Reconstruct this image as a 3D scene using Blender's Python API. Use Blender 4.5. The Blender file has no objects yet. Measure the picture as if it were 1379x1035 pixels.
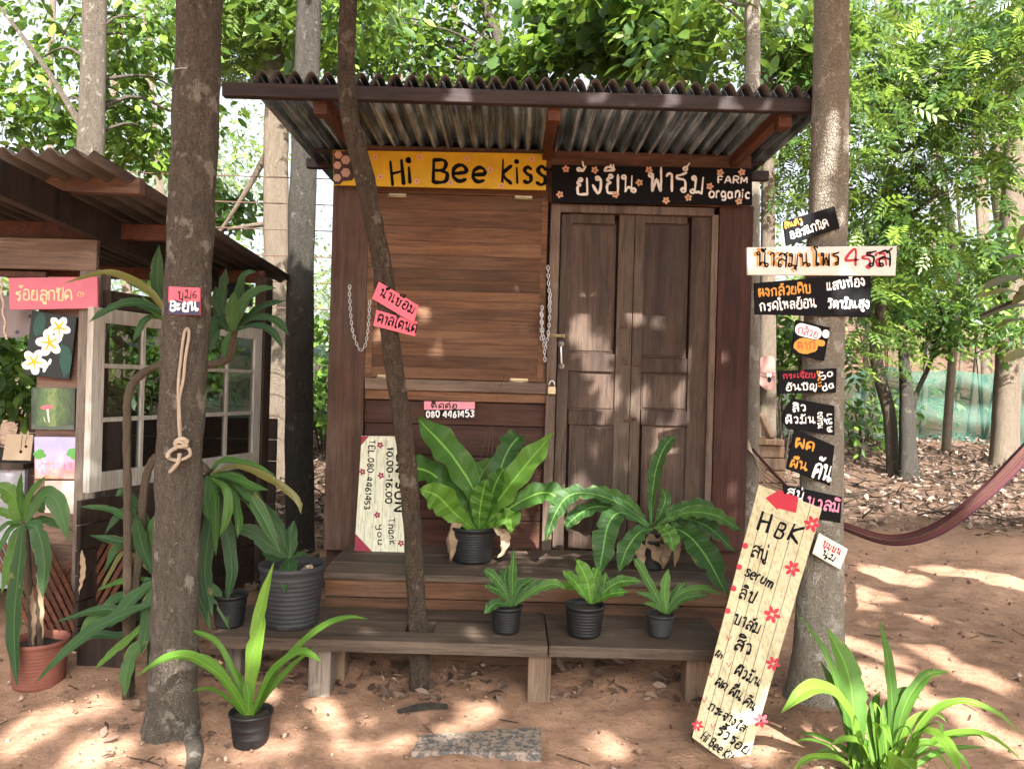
import bpy, math, random
import numpy as np
from mathutils import Vector, noise as mnoise
random.seed(7)
rng = np.random.default_rng(7)
S = bpy.context.scene
R = math.radians
# ------------------------------------------------------------------ camera, sky, sun, exposure
FPX, CX, CY, ROLL, CAMZ = 1036.0, 689.5, 517.5, R(1.6), 1.36
cam_d = bpy.data.cameras.new('camera'); cam = bpy.data.objects.new('camera', cam_d)
S.collection.objects.link(cam)
cam_d.sensor_fit = 'HORIZONTAL'; cam_d.sensor_width = 36; cam_d.lens = FPX/1379*36
cam_d.clip_start = 0.05; cam_d.clip_end = 500
cam.location = (0, 0, CAMZ); cam.rotation_mode = 'QUATERNION'
from mathutils import Matrix
cam.rotation_quaternion = (Matrix.Rotation(R(90), 3, 'X') @ Matrix.Rotation(ROLL, 3, 'Z')).to_quaternion()
S.camera = cam
SUN = Vector((0.20, -0.71, 0.65)).normalized()
sun_d = bpy.data.lights.new('sun', 'SUN'); sun_o = bpy.data.objects.new('sun', sun_d)
S.collection.objects.link(sun_o)
sun_d.energy = 4.4; sun_d.angle = R(0.5); sun_d.color = (1, .95, .90)
sun_o.rotation_mode = 'QUATERNION'; sun_o.rotation_quaternion = SUN.to_track_quat('Z', 'Y')
sun_o.location = SUN*30
w = bpy.data.worlds.new('World'); S.world = w; w.use_nodes = True
nt = w.node_tree; bg = nt.nodes['Background']; sk = nt.nodes.new('ShaderNodeTexSky')
sk.sky_type = 'NISHITA'; sk.sun_disc = False
sk.sun_elevation = math.asin(SUN.z); sk.sun_rotation = math.atan2(SUN.x, SUN.y)
sk.air_density = 0.8; sk.dust_density = 7.0; sk.ozone_density = 0.6
hz_ = nt.nodes.new('ShaderNodeHueSaturation'); hz_.inputs['Saturation'].default_value = .35; hz_.inputs['Value'].default_value = 1.25
nt.links.new(sk.outputs[0], hz_.inputs['Color']); nt.links.new(hz_.outputs[0], bg.inputs[0]); bg.inputs[1].default_value = 0.088
S.view_settings.view_transform = 'Standard'; S.view_settings.look = 'None'
S.view_settings.gamma = 1; S.view_settings.exposure = 2.3
try:
    S.cycles.use_denoising = True; S.cycles.denoiser = 'OPENIMAGEDENOISE'
    S.cycles.max_bounces = 7; S.cycles.transparent_max_bounces = 10
    S.cycles.diffuse_bounces = 4; S.cycles.glossy_bounces = 3; S.cycles.transmission_bounces = 5
    S.cycles.caustics_reflective = False; S.cycles.caustics_refractive = False
    S.cycles.sample_clamp_indirect = 4
except Exception: pass

cr_, sr_ = math.cos(ROLL), math.sin(ROLL)
def W(px, py, d):
    'a point at depth d metres that the photograph shows at pixel px, py'
    u = (px-CX)/FPX; v = -(py-CY)/FPX
    return Vector(((u*cr_-v*sr_)*d, d, CAMZ+(u*sr_+v*cr_)*d))
def hor(px): return CY+(px-CX)*math.tan(ROLL)

def sstep(a, b, x):
    t = np.clip((x-a)/(b-a), 0, 1); return t*t*(3-2*t)
def gz(x, y):
    x = np.asarray(x, float); y = np.asarray(y, float)
    z = 0.02*(np.minimum(y, 9)-3.3)
    z = z+sstep(7.5, 15, y)*0.42
    z = z+sstep(15, 45, y)*(2.0+4.5*sstep(-2, 9, x))
    near = np.clip((16-y)/8, 0, 1)
    z = z+near*(.012*np.sin(x*2.1+y*1.3)+.010*np.sin(x*4.7-y*3.9+1)+.006*np.sin(x*9.3+y*7.7)+.004*np.sin(x*19-y*17+2))
    z = z+sstep(6.5, 8.5, y)*(.05*np.sin(x*1.7+1)*np.sin(y*1.9)+.03*np.sin(x*5+y*4))
    return z
def g1(x, y): return float(gz(x, y))
def G(px, py, dmax=30):
    'the ground point seen at a pixel'
    d = 2.0
    while d < dmax:
        p = W(px, py, d)
        if p.z <= g1(p.x, p.y): break
        d += 0.02
    p = W(px, py, d); p.z = g1(p.x, p.y); return p

# ------------------------------------------------------------------ node helpers
class NT:
    def __init__(s, name):
        s.m = bpy.data.materials.new(name); s.m.use_nodes = True
        s.t = s.m.node_tree; s.n = s.t.nodes; s.l = s.t.links
        s.b = s.n['Principled BSDF']; s.out = s.n['Material Output']
    def new(s, k, **kw):
        o = s.n.new(k)
        for a, b in kw.items(): setattr(o, a, b)
        return o
    def link(s, a, b): s.l.new(a, b)
    def coord(s, scale=(1, 1, 1), kind='Object', jitter=None):
        tc = s.new('ShaderNodeTexCoord'); mp = s.new('ShaderNodeMapping')
        mp.inputs['Scale'].default_value = scale
        src = tc.outputs[kind]
        if jitter is not None:
            at = s.new('ShaderNodeAttribute', attribute_name='rnd')
            ml = s.new('ShaderNodeVectorMath', operation='MULTIPLY_ADD')
            s.link(at.outputs['Fac'], ml.inputs[0]); ml.inputs[1].default_value = (jitter,)*3
            s.link(src, ml.inputs[2]); src = ml.outputs[0]
        s.link(src, mp.inputs['Vector']); return mp.outputs[0]
    def noise(s, vec, scale=1, detail=6, rough=.55, dist=0):
        o = s.new('ShaderNodeTexNoise'); s.link(vec, o.inputs['Vector'])
        o.inputs['Scale'].default_value = scale; o.inputs['Detail'].default_value = detail
        o.inputs['Roughness'].default_value = rough; o.inputs['Distortion'].default_value = dist
        return o.outputs['Fac']
    def ramp(s, fac, stops):
        o = s.new('ShaderNodeValToRGB'); e = o.color_ramp.elements
        while len(e) < len(stops): e.new(.5)
        for x, (p, c) in zip(e, stops): x.position = p; x.color = (*c, 1)
        s.link(fac, o.inputs[0]); return o.outputs[0]
    def mix(s, fac, a, b, mode='MIX'):
        o = s.new('ShaderNodeMix', data_type='RGBA', blend_type=mode)
        for sock, v in ((o.inputs[0], fac), (o.inputs[6], a), (o.inputs[7], b)):
            if isinstance(v, (int, float)): sock.default_value = v
            elif isinstance(v, tuple): sock.default_value = (*v, 1)
            else: s.link(v, sock)
        return o.outputs[2]
    def math(s, op, a, b=0, c=None):
        o = s.new('ShaderNodeMath', operation=op)
        for k, v in enumerate((a, b) if c is None else (a, b, c)):
            if isinstance(v, (int, float)): o.inputs[k].default_value = v
            else: s.link(v, o.inputs[k])
        return o.outputs[0]
    def attr(s, name='rnd'):
        return s.new('ShaderNodeAttribute', attribute_name=name).outputs['Fac']
    def bump(s, h, strength=.4, dist=.01):
        o = s.new('ShaderNodeBump'); o.inputs['Strength'].default_value = strength
        o.inputs['Distance'].default_value = dist; s.link(h, o.inputs['Height'])
        s.link(o.outputs[0], s.b.inputs['Normal']); return o.outputs[0]
    def base(s, c):
        if isinstance(c, tuple): s.b.inputs['Base Color'].default_value = (*c, 1)
        else: s.link(c, s.b.inputs['Base Color'])
    def rough(s, r, spec=.3):
        if isinstance(r, (int, float)): s.b.inputs['Roughness'].default_value = r
        else: s.link(r, s.b.inputs['Roughness'])
        s.b.inputs['Specular IOR Level'].default_value = spec

def wood(name, dark, light, axis='x', weather=None, var=.45, rough=.72, worn=.5, stain=1.0):
    t = NT(name)
    sc = {'x': (1.6, 30, 30), 'z': (30, 30, 1.6), 'y': (30, 1.6, 30)}[axis]
    v = t.coord(sc, jitter=9.0)
    grain = t.noise(v, 1.0, 8, .62, .6)
    fine = t.noise(t.coord(tuple(3.2*q for q in sc), jitter=5.0), 1.0, 4, .6, .2)
    col = t.ramp(grain, [(.3, dark), (.72, light)])
    blot = t.noise(t.coord((2.3, 2.3, 2.3), jitter=3.0), 1, 6, .6)
    if weather:
        col = t.mix(t.math('MULTIPLY', t.ramp(blot, [(.42, (0, 0, 0)), (.66, (1, 1, 1))]), worn), col, weather)
    val = t.math('MULTIPLY_ADD', t.attr(), var*1.6, 1-var*.8)
    hs = t.new('ShaderNodeHueSaturation'); hs.inputs['Saturation'].default_value = 1.15; t.link(val, hs.inputs['Value']); t.link(col, hs.inputs['Color'])
    col = hs.outputs[0]
    col = t.mix(t.math('MULTIPLY', t.ramp(fine, [(.35, (1, 1, 1)), (.5, (0, 0, 0))]), .45), col, tuple(.35*q for q in dark))
    st = t.noise(t.coord(tuple(.22*q+.5 for q in sc), jitter=2.0), 1, 7, .65, 1.2)
    col = t.mix(t.math('MULTIPLY', t.ramp(st, [(.50, (0, 0, 0)), (.64, (1, 1, 1))]), .55*stain), col, tuple(.45*q for q in dark))
    pl_ = t.noise(t.coord(tuple(.3*q+.7 for q in sc), jitter=6.0), 1, 6, .7, .5)
    col = t.mix(t.math('MULTIPLY', t.ramp(pl_, [(.60, (0, 0, 0)), (.70, (1, 1, 1))]), .16*stain), col, tuple(min(1, 1.5*q+.03) for q in light))
    t.base(col); t.rough(t.math('MULTIPLY_ADD', blot, .35, rough-.2), .3)
    t.bump(t.math('ADD', t.math('ADD', grain, fine), st), .5, .005)
    return t.m
def paint(name, col, rough=.6, var=.12, chip=None):
    t = NT(name); n = t.noise(t.coord((9, 9, 9)), 1, 7, .6)
    st = t.noise(t.coord((60, 60, 60)), 1, 3, .6)
    c = t.mix(n, tuple(min(1, q*(1-var*1.5)) for q in col), tuple(min(1, q*(1+var)) for q in col))
    if chip:
        c = t.mix(t.ramp(t.noise(t.coord((6, 30, 30)), 1, 8, .7), [(.62, (0, 0, 0)), (.68, (1, 1, 1))]), c, chip)
    t.base(c); t.rough(rough, .35); t.bump(t.math('ADD', n, t.math('MULTIPLY', st, .4)), .25, .003)
    return t.m
def leafm(name, a, b, hi, trans=.38, rough=.42, veins=False, brown=None):
    t = NT(name); r = t.attr()
    col = t.ramp(r, [(0, a), (.6, b), (.93, hi)])
    if veins:
        uv = t.new('ShaderNodeUVMap'); sp = t.new('ShaderNodeSeparateXYZ'); t.link(uv.outputs[0], sp.inputs[0])
        u = t.math('ABSOLUTE', t.math('MULTIPLY_ADD', sp.outputs[0], 2, -1))
        vv = t.math('SUBTRACT', t.math('MULTIPLY', sp.outputs[1], veins), t.math('MULTIPLY', u, .9))
        wv = t.math('SINE', t.math('MULTIPLY', vv, 6.283))
        mid = t.ramp(u, [(0, (1, 1, 1)), (.055, (1, 1, 1)), (.09, (0, 0, 0))])
        n = t.noise(t.coord((16, 16, 16)), 1, 5, .6)
        col = t.mix(t.math('MULTIPLY', n, .5), col, tuple(.55*q for q in b))
        col = t.mix(t.math('MULTIPLY', mid, .75 if veins > 1 else .32), col, tuple(min(1, 1.7*q+.02) for q in hi))
        if brown:
            e = t.math('ADD', t.math('MULTIPLY_ADD', sp.outputs[1], 1, t.math('MULTIPLY', n, .22)), t.math('MULTIPLY', u, .02))
            e = t.math('MULTIPLY_ADD', r, .07, e); col = t.mix(t.ramp(e, [(1.07, (0, 0, 0)), (1.11, (1, 1, 1))]), col, brown)
        t.bump(t.math('ADD', t.math('MULTIPLY', wv, .5), t.math('MULTIPLY', mid, -1.2)), .5, .003)
    if veins:
        bl = t.noise(t.coord((23, 23, 23), jitter=4), 1, 4, .6); col = t.mix(t.math('MULTIPLY', t.ramp(bl, [(.66, (0, 0, 0)), (.72, (1, 1, 1))]), .55), col, (.20, .16, .06))
        ed = t.math('MULTIPLY_ADD', bl, .5, t.math('MULTIPLY', u, .55)); col = t.mix(t.math('MULTIPLY', t.ramp(ed, [(.78, (0, 0, 0)), (.86, (1, 1, 1))]), .5), col, (.24, .20, .08))
        t.rough(t.math('MULTIPLY_ADD', n, .35, rough+.02), .3)
    else: t.rough(rough, .45)
    t.base(col)
    tr = t.new('ShaderNodeBsdfTranslucent')
    t.link(t.mix(.5, col, tuple(min(1, 1.25*q) for q in hi)), tr.inputs[0])
    mx = t.new('ShaderNodeMixShader'); mx.inputs[0].default_value = trans
    t.link(t.b.outputs[0], mx.inputs[1]); t.link(tr.outputs[0], mx.inputs[2]); t.link(mx.outputs[0], t.out.inputs[0])
    return t.m
def bark(name, a, b, spots=None, sc=1.0, spot_at=.62, ring=0):
    t = NT(name)
    n1 = t.noise(t.coord((34*sc, 34*sc, 9*sc)), 1, 8, .68, .8)
    n2 = t.noise(t.coord((5, 5, 3)), 1, 5, .6)
    vo = t.new('ShaderNodeTexVoronoi', feature='DISTANCE_TO_EDGE'); t.link(t.coord((46*sc, 46*sc, 15*sc)), vo.inputs['Vector'])
    nf = t.noise(t.coord((120*sc, 120*sc, 42*sc)), 1, 5, .7, .4)
    col = t.ramp(t.math('MULTIPLY_ADD', nf, .5, t.math('MULTIPLY', n1, .5)), [(.36, a), (.64, b)])
    col = t.mix(t.math('MULTIPLY', n2, .45), col, tuple(.6*q for q in a))
    crk = t.ramp(vo.outputs['Distance'], [(0, (1, 1, 1)), (.09, (0, 0, 0))]); col = t.mix(t.math('MULTIPLY', crk, .4), col, tuple(.4*q for q in a))
    if spots:
        n3 = t.noise(t.coord((13, 13, 10)), 1, 7, .62); n4 = t.noise(t.coord((70, 70, 40)), 1, 3, .7)
        k = t.math('MAXIMUM', t.ramp(n3, [(spot_at, (0, 0, 0)), (spot_at+.05, (1, 1, 1))]), t.ramp(n4, [(.66, (0, 0, 0)), (.7, (.8, .8, .8))]))
        col = t.mix(t.math('MULTIPLY', k, .75), col, spots)
    t.base(col); t.rough(.92, .15)
    t.bump(t.math('ADD', t.math('ADD', n1, t.math('MULTIPLY', nf, .6)), t.math('MULTIPLY', t.ramp(vo.outputs['Distance'], [(0, (0, 0, 0)), (.25, (1, 1, 1))]), .7)), 1.0, .020*min(1, 1/sc))
    return t.m

# ------------------------------------------------------------------ mesh helpers
ORG = {}
def tag(o, label=None, cat=None, group=None, kind=None):
    if label: o['label'] = label
    if cat: o['category'] = cat
    if group: o['group'] = group
    if kind: o['kind'] = kind
    return o
def thing(name, label, cat, loc, group=None):
    o = bpy.data.objects.new(name, None); S.collection.objects.link(o)
    o.empty_display_size = .1; o.location = loc; ORG[o.name] = Vector(loc)
    return tag(o, label, cat, group)
def cr(pts, n):
    'Catmull-Rom through pts, n samples evenly in parameter'
    P = np.array([list(p) for p in pts], float)
    if len(P) == 2: 
        t = np.linspace(0, 1, n)[:, None]; return P[0]*(1-t)+P[1]*t
    Q = np.vstack([2*P[0]-P[1], P, 2*P[-1]-P[-2]]); out = []
    for t in np.linspace(0, len(P)-1, n):
        i = min(int(t), len(P)-2); f = t-i; a, b, c, d = Q[i:i+4]
        out.append(.5*((2*b)+(c-a)*f+(2*a-5*b+4*c-d)*f*f+(3*b-a-3*c+d)*f**3))
    return np.array(out)
class MB:
    def __init__(s): s.v = []; s.f = []; s.mi = []; s.r = []; s.uv = None; s.sm = []
    def add(s, vs, fs, mat=0, rnd=None, smooth=False, uvs=None):
        k = len(s.v); rnd = random.random() if rnd is None else rnd
        s.v += [tuple(p) for p in vs]; s.f += [tuple(i+k for i in f) for f in fs]
        s.mi += [mat]*len(fs); s.r += [rnd]*len(vs); s.sm += [smooth]*len(fs)
        if uvs is not None or s.uv is not None:
            if s.uv is None: s.uv = [(0, 0)]*k
            s.uv += list(uvs) if uvs is not None else [(0, 0)]*len(vs)
        return s
    def hexa(s, p, mat=0, rnd=None):
        'p: 4 points of the front face in order (TL, TR, BR, BL), then the 4 behind them'
        return s.add(p, [(0, 3, 2, 1), (4, 5, 6, 7), (0, 1, 5, 4), (1, 2, 6, 5), (2, 3, 7, 6), (3, 0, 4, 7)], mat, rnd)
    def box(s, x0, x1, y0, y1, z0, z1, mat=0, rnd=None):
        return s.hexa([(x0, y0, z1), (x1, y0, z1), (x1, y0, z0), (x0, y0, z0), (x0, y1, z1), (x1, y1, z1), (x1, y1, z0), (x0, y1, z0)], mat, rnd)
    def pbox(s, a, b, d, t, mat=0, rnd=None):
        'upright box from the pixels of its front face: a = top left, b = bottom right, depth d, thickness t backwards'
        p = W(a[0], a[1], d); q = W(b[0], b[1], d)
        return s.box(min(p.x, q.x), max(p.x, q.x), d, d+t, min(p.z, q.z), max(p.z, q.z), mat, rnd)
    def beam(s, a, b, w, h, up=(0, 0, 1), mat=0, rnd=None):
        a = Vector(a); b = Vector(b); d = (b-a).normalized(); sd = d.cross(Vector(up)).normalized(); u = sd.cross(d)
        sd *= w/2; u *= h/2
        return s.hexa([a-sd+u, a+sd+u, a+sd-u, a-sd-u, b-sd+u, b+sd+u, b+sd-u, b-sd-u], mat, rnd)
    def slab(s, pts, t, mat=0, rnd=None, back=None):
        'flat board: outline pts (front, clockwise as seen), extruded back by t'
        P = [Vector(p) for p in pts]; n = back or -((P[1]-P[0]).cross(P[-1]-P[0])).normalized()
        if back is None and n.y < 0: n = -n
        k = len(P); Q = [p+n*t for p in P]
        fs = [tuple(range(k))[::-1], tuple(range(k, 2*k))]+[(i, (i+1) % k, k+(i+1) % k, k+i) for i in range(k)]
        return s.add(P+Q, fs, mat, rnd)
    def poly(s, pts, mat=0, rnd=None):
        return s.add(pts, [tuple(range(len(pts)))], mat, rnd)
    def tube(s, pts, rad, n=8, mat=0, rnd=None, cap=True, smooth=True):
        P = [Vector(p) for p in pts]; k = len(P)
        rad = [rad]*k if isinstance(rad, (int, float)) else list(rad)
        vs = []; T0 = (P[1]-P[0]).normalized(); ref = Vector((0, -1, 0)) if abs(T0.y) < .8 else Vector((1, 0, 0))
        for i in range(k):
            T = (P[min(i+1, k-1)]-P[max(i-1, 0)]).normalized()
            a = (ref-T*ref.dot(T)).normalized(); ref = a; b = T.cross(a)
            for j in range(n):
                q = 2*math.pi*j/n; vs.append(P[i]+(a*math.cos(q)+b*math.sin(q))*rad[i])
        fs = [(i*n+j, i*n+(j+1) % n, (i+1)*n+(j+1) % n, (i+1)*n+j) for i in range(k-1) for j in range(n)]
        if cap: fs += [tuple(range(n))[::-1], tuple(range((k-1)*n, k*n))]
        return s.add(vs, fs, mat, rnd, smooth)
    def lathe(s, prof, c, n=28, mat=0, rnd=None, wob=0):
        vs = []; c = Vector(c)
        for r, z in prof:
            for j in range(n):
                q = 2*math.pi*j/n; rr = r*(1+wob*math.sin(2*q+1)); vs.append((c.x+rr*math.cos(q), c.y+rr*math.sin(q), c.z+z))
        k = len(prof)
        fs = [(i*n+j, i*n+(j+1) % n, (i+1)*n+(j+1) % n, (i+1)*n+j) for i in range(k-1) for j in range(n)]
        return s.add(vs, fs, mat, rnd, True)
    def build(s, name, mats, parent=None, bevel=0, loc=None, label=None):
        mats = mats if isinstance(mats, (list, tuple)) else [mats]
        V = np.array([list(p) for p in s.v], float)
        if parent is not None: org = ORG[parent.name]
        elif loc is not None: org = Vector(loc)
        else:
            lo, hi = V.min(0), V.max(0); org = Vector(((lo[0]+hi[0])/2, (lo[1]+hi[1])/2, lo[2]))
        V = V-np.array(org)
        me = bpy.data.meshes.new(name); me.from_pydata(V.tolist(), [], s.f)
        for m in mats: me.materials.append(m)
        me.polygons.foreach_set('material_index', s.mi); me.polygons.foreach_set('use_smooth', s.sm)
        at = me.attributes.new('rnd', 'FLOAT', 'POINT'); at.data.foreach_set('value', s.r)
        if s.uv is not None:
            ul = me.uv_layers.new(name='UVMap'); li = np.zeros(len(me.loops), int); me.loops.foreach_get('vertex_index', li)
            ul.data.foreach_set('uv', np.array(s.uv)[li].ravel())
        me.update()
        o = bpy.data.objects.new(name, me); S.collection.objects.link(o)
        if parent is not None: o.parent = parent; ORG[o.name] = org
        else: o.location = org; ORG[o.name] = Vector(org)
        if bevel:
            b = o.modifiers.new('bevel', 'BEVEL'); b.width = bevel; b.segments = 2; b.limit_method = 'ANGLE'; b.angle_limit = R(40)
        if label: o['label'] = label
        return o
def np_mesh(name, V, F, rnd, mat, parent=None, org=None, smooth=False):
    'a big triangle mesh straight from arrays'
    org = ORG[parent.name] if parent is not None else Vector(org or (0, 0, 0))
    V = V-np.array(org); me = bpy.data.meshes.new(name)
    me.vertices.add(len(V)); me.vertices.foreach_set('co', V.astype(np.float32).ravel())
    me.loops.add(F.size); me.loops.foreach_set('vertex_index', F.astype(np.int32).ravel())
    me.polygons.add(len(F)); k = F.shape[1]
    me.polygons.foreach_set('loop_start', np.arange(len(F), dtype=np.int32)*k)
    me.polygons.foreach_set('loop_total', np.full(len(F), k, np.int32))
    if smooth: me.polygons.foreach_set('use_smooth', np.ones(len(F), bool))
    me.materials.append(mat); me.update(calc_edges=True)
    at = me.attributes.new('rnd', 'FLOAT', 'POINT'); at.data.foreach_set('value', rnd.astype(np.float32))
    o = bpy.data.objects.new(name, me); S.collection.objects.link(o)
    if parent is not None: o.parent = parent
    else: o.location = org
    ORG[o.name] = Vector(org); return o

# leaf templates (x along the leaf, y across, z up)
def _ovate(w=.46, fold=.05, droop=.10):
    v = np.array([(0, 0, 0), (.5, 0, -fold*.4), (1, 0, -droop), (.2, w*.36, fold*.4), (.6, w*.5, fold*.2), (.2, -w*.36, fold*.4), (.6, -w*.5, fold*.2)], float)
    f = np.array([(0, 1, 3), (3, 1, 4), (4, 1, 2), (0, 5, 1), (5, 6, 1), (6, 2, 1)]); return v, f
def _diamond(w=.5):
    v = np.array([(0, 0, 0), (.45, w/2, .04), (1, 0, -.06), (.45, -w/2, .04)], float); return v, np.array([(0, 2, 1), (0, 3, 2)])
def _pinnate(n=4, w=.13):
    vs = []; fs = []
    def leaf(o, ang, L):
        k = len(vs); c, s_ = math.cos(ang), math.sin(ang)
        for x, y, z in ((0, 0, 0), (.4, w*.5/ .32*.32, .03), (1, 0, -.13), (.4, -w*.5, .03)):
            x *= L; vs.append((o+x*c-y*s_, x*s_+y*c, z*L-.10*o*o))
        fs.extend([(k, k+2, k+1), (k, k+3, k+2)])
    for i in range(n):
        o = .18+.72*i/n; L = .36*(1-.12*abs(i-n/2))
        leaf(o, R(58), L); leaf(o+.04, R(-58), L)
    leaf(.86, 0, .34)
    k = len(vs); vs += [(0, .008, 0), (0, -.008, 0), (.9, 0, -.085)]; fs.append((k, k+1, k+2))
    return np.array(vs), np.array(fs)
OVATE, HEART, DIAMOND, PINNATE = _ovate(), _ovate(.8, .06, .16), _diamond(), _pinnate()
def leaves(clusters, n, size, tmpl, tilt=.55, droop=.45, keep=None, shell=.45):
    'n leaves in ellipsoid clusters [(centre, radii)]; returns verts, faces, rnd'
    C = np.array([list(c) for c, r in clusters], float); Rd = np.array([list(r) if hasattr(r, '__len__') else (r, r, r) for c, r in clusters], float)
    wt = Rd.prod(1)**.8; idx = rng.choice(len(C), n, p=wt/wt.sum())
    d = rng.normal(size=(n, 3)); d /= np.linalg.norm(d, axis=1)[:, None]
    pos = C[idx]+Rd[idx]*d*(rng.random(n)**shell)[:, None]
    az = np.arctan2(d[:, 1], d[:, 0])+rng.normal(0, 1.0, n); pit = -droop+rng.normal(0, .4, n)
    D = np.stack([np.cos(az)*np.cos(pit), np.sin(az)*np.cos(pit), np.sin(pit)], 1)
    if keep is not None:
        k = keep(pos+D*size*.5); pos = pos[k]; D = D[k]; n = len(pos)
    up = np.array([0, 0, 1.])+rng.normal(0, tilt, (n, 3)); sd = np.cross(up, D); sd /= np.linalg.norm(sd, axis=1)[:, None]+1e-9
    nn = np.cross(D, sd); sz = size*rng.uniform(.6, 1.25, n)
    tv, tf = tmpl
    V = pos[:, None]+sz[:, None, None]*(tv[None, :, 0, None]*D[:, None]+tv[None, :, 1, None]*sd[:, None]+tv[None, :, 2, None]*nn[:, None])
    F = tf[None]+(np.arange(n)*len(tv))[:, None, None]
    return V.reshape(-1, 3), F.reshape(-1, 3), np.repeat(rng.random(n), len(tv))
def blobs(c, r, n, br, squash=.7):
    'n clump centres scattered in an ellipsoid: (centre, clump radii)'
    out = []
    for _ in range(n):
        d = rng.normal(size=3); d /= np.linalg.norm(d); p = np.array(c)+np.array(r)*d*(rng.random()**.45)
        q = br*rng.uniform(.6, 1.4); out.append((p, (q, q, q*squash)))
    return out
def trunk(pts, rads, n=18, seg=.07, amp=.05, freq=6.0, flare=0):
    'bumpy tapered trunk'
    L = sum((Vector(pts[i+1])-Vector(pts[i])).length for i in range(len(pts)-1)); k = max(8, int(L/seg))
    P = cr(pts, k); rr = np.interp(np.linspace(0, 1, k), np.linspace(0, 1, len(rads)), rads)
    mb = MB(); mb.tube(P, list(rr), n, smooth=True)
    off = random.random()*50
    for i in range(k):
        c = Vector(P[i])
        for j in range(n):
            q = Vector(mb.v[i*n+j]); r = q-c; a = 2*math.pi*j/n
            e = mnoise.noise(Vector((q.x*freq+off, q.y*freq, q.z*freq*.5)))*amp+mnoise.noise(Vector((q.x*freq*4+off, q.y*freq*4, q.z*freq*1.6)))*amp*.4
            if flare:
                h = q.z-min(pts[0][2], pts[-1][2]); e += flare*math.exp(-h/.12)*(.5+.5*abs(math.cos(2.5*a+1)))
            mb.v[i*n+j] = tuple(c+r*(1+e))
    return mb
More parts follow.
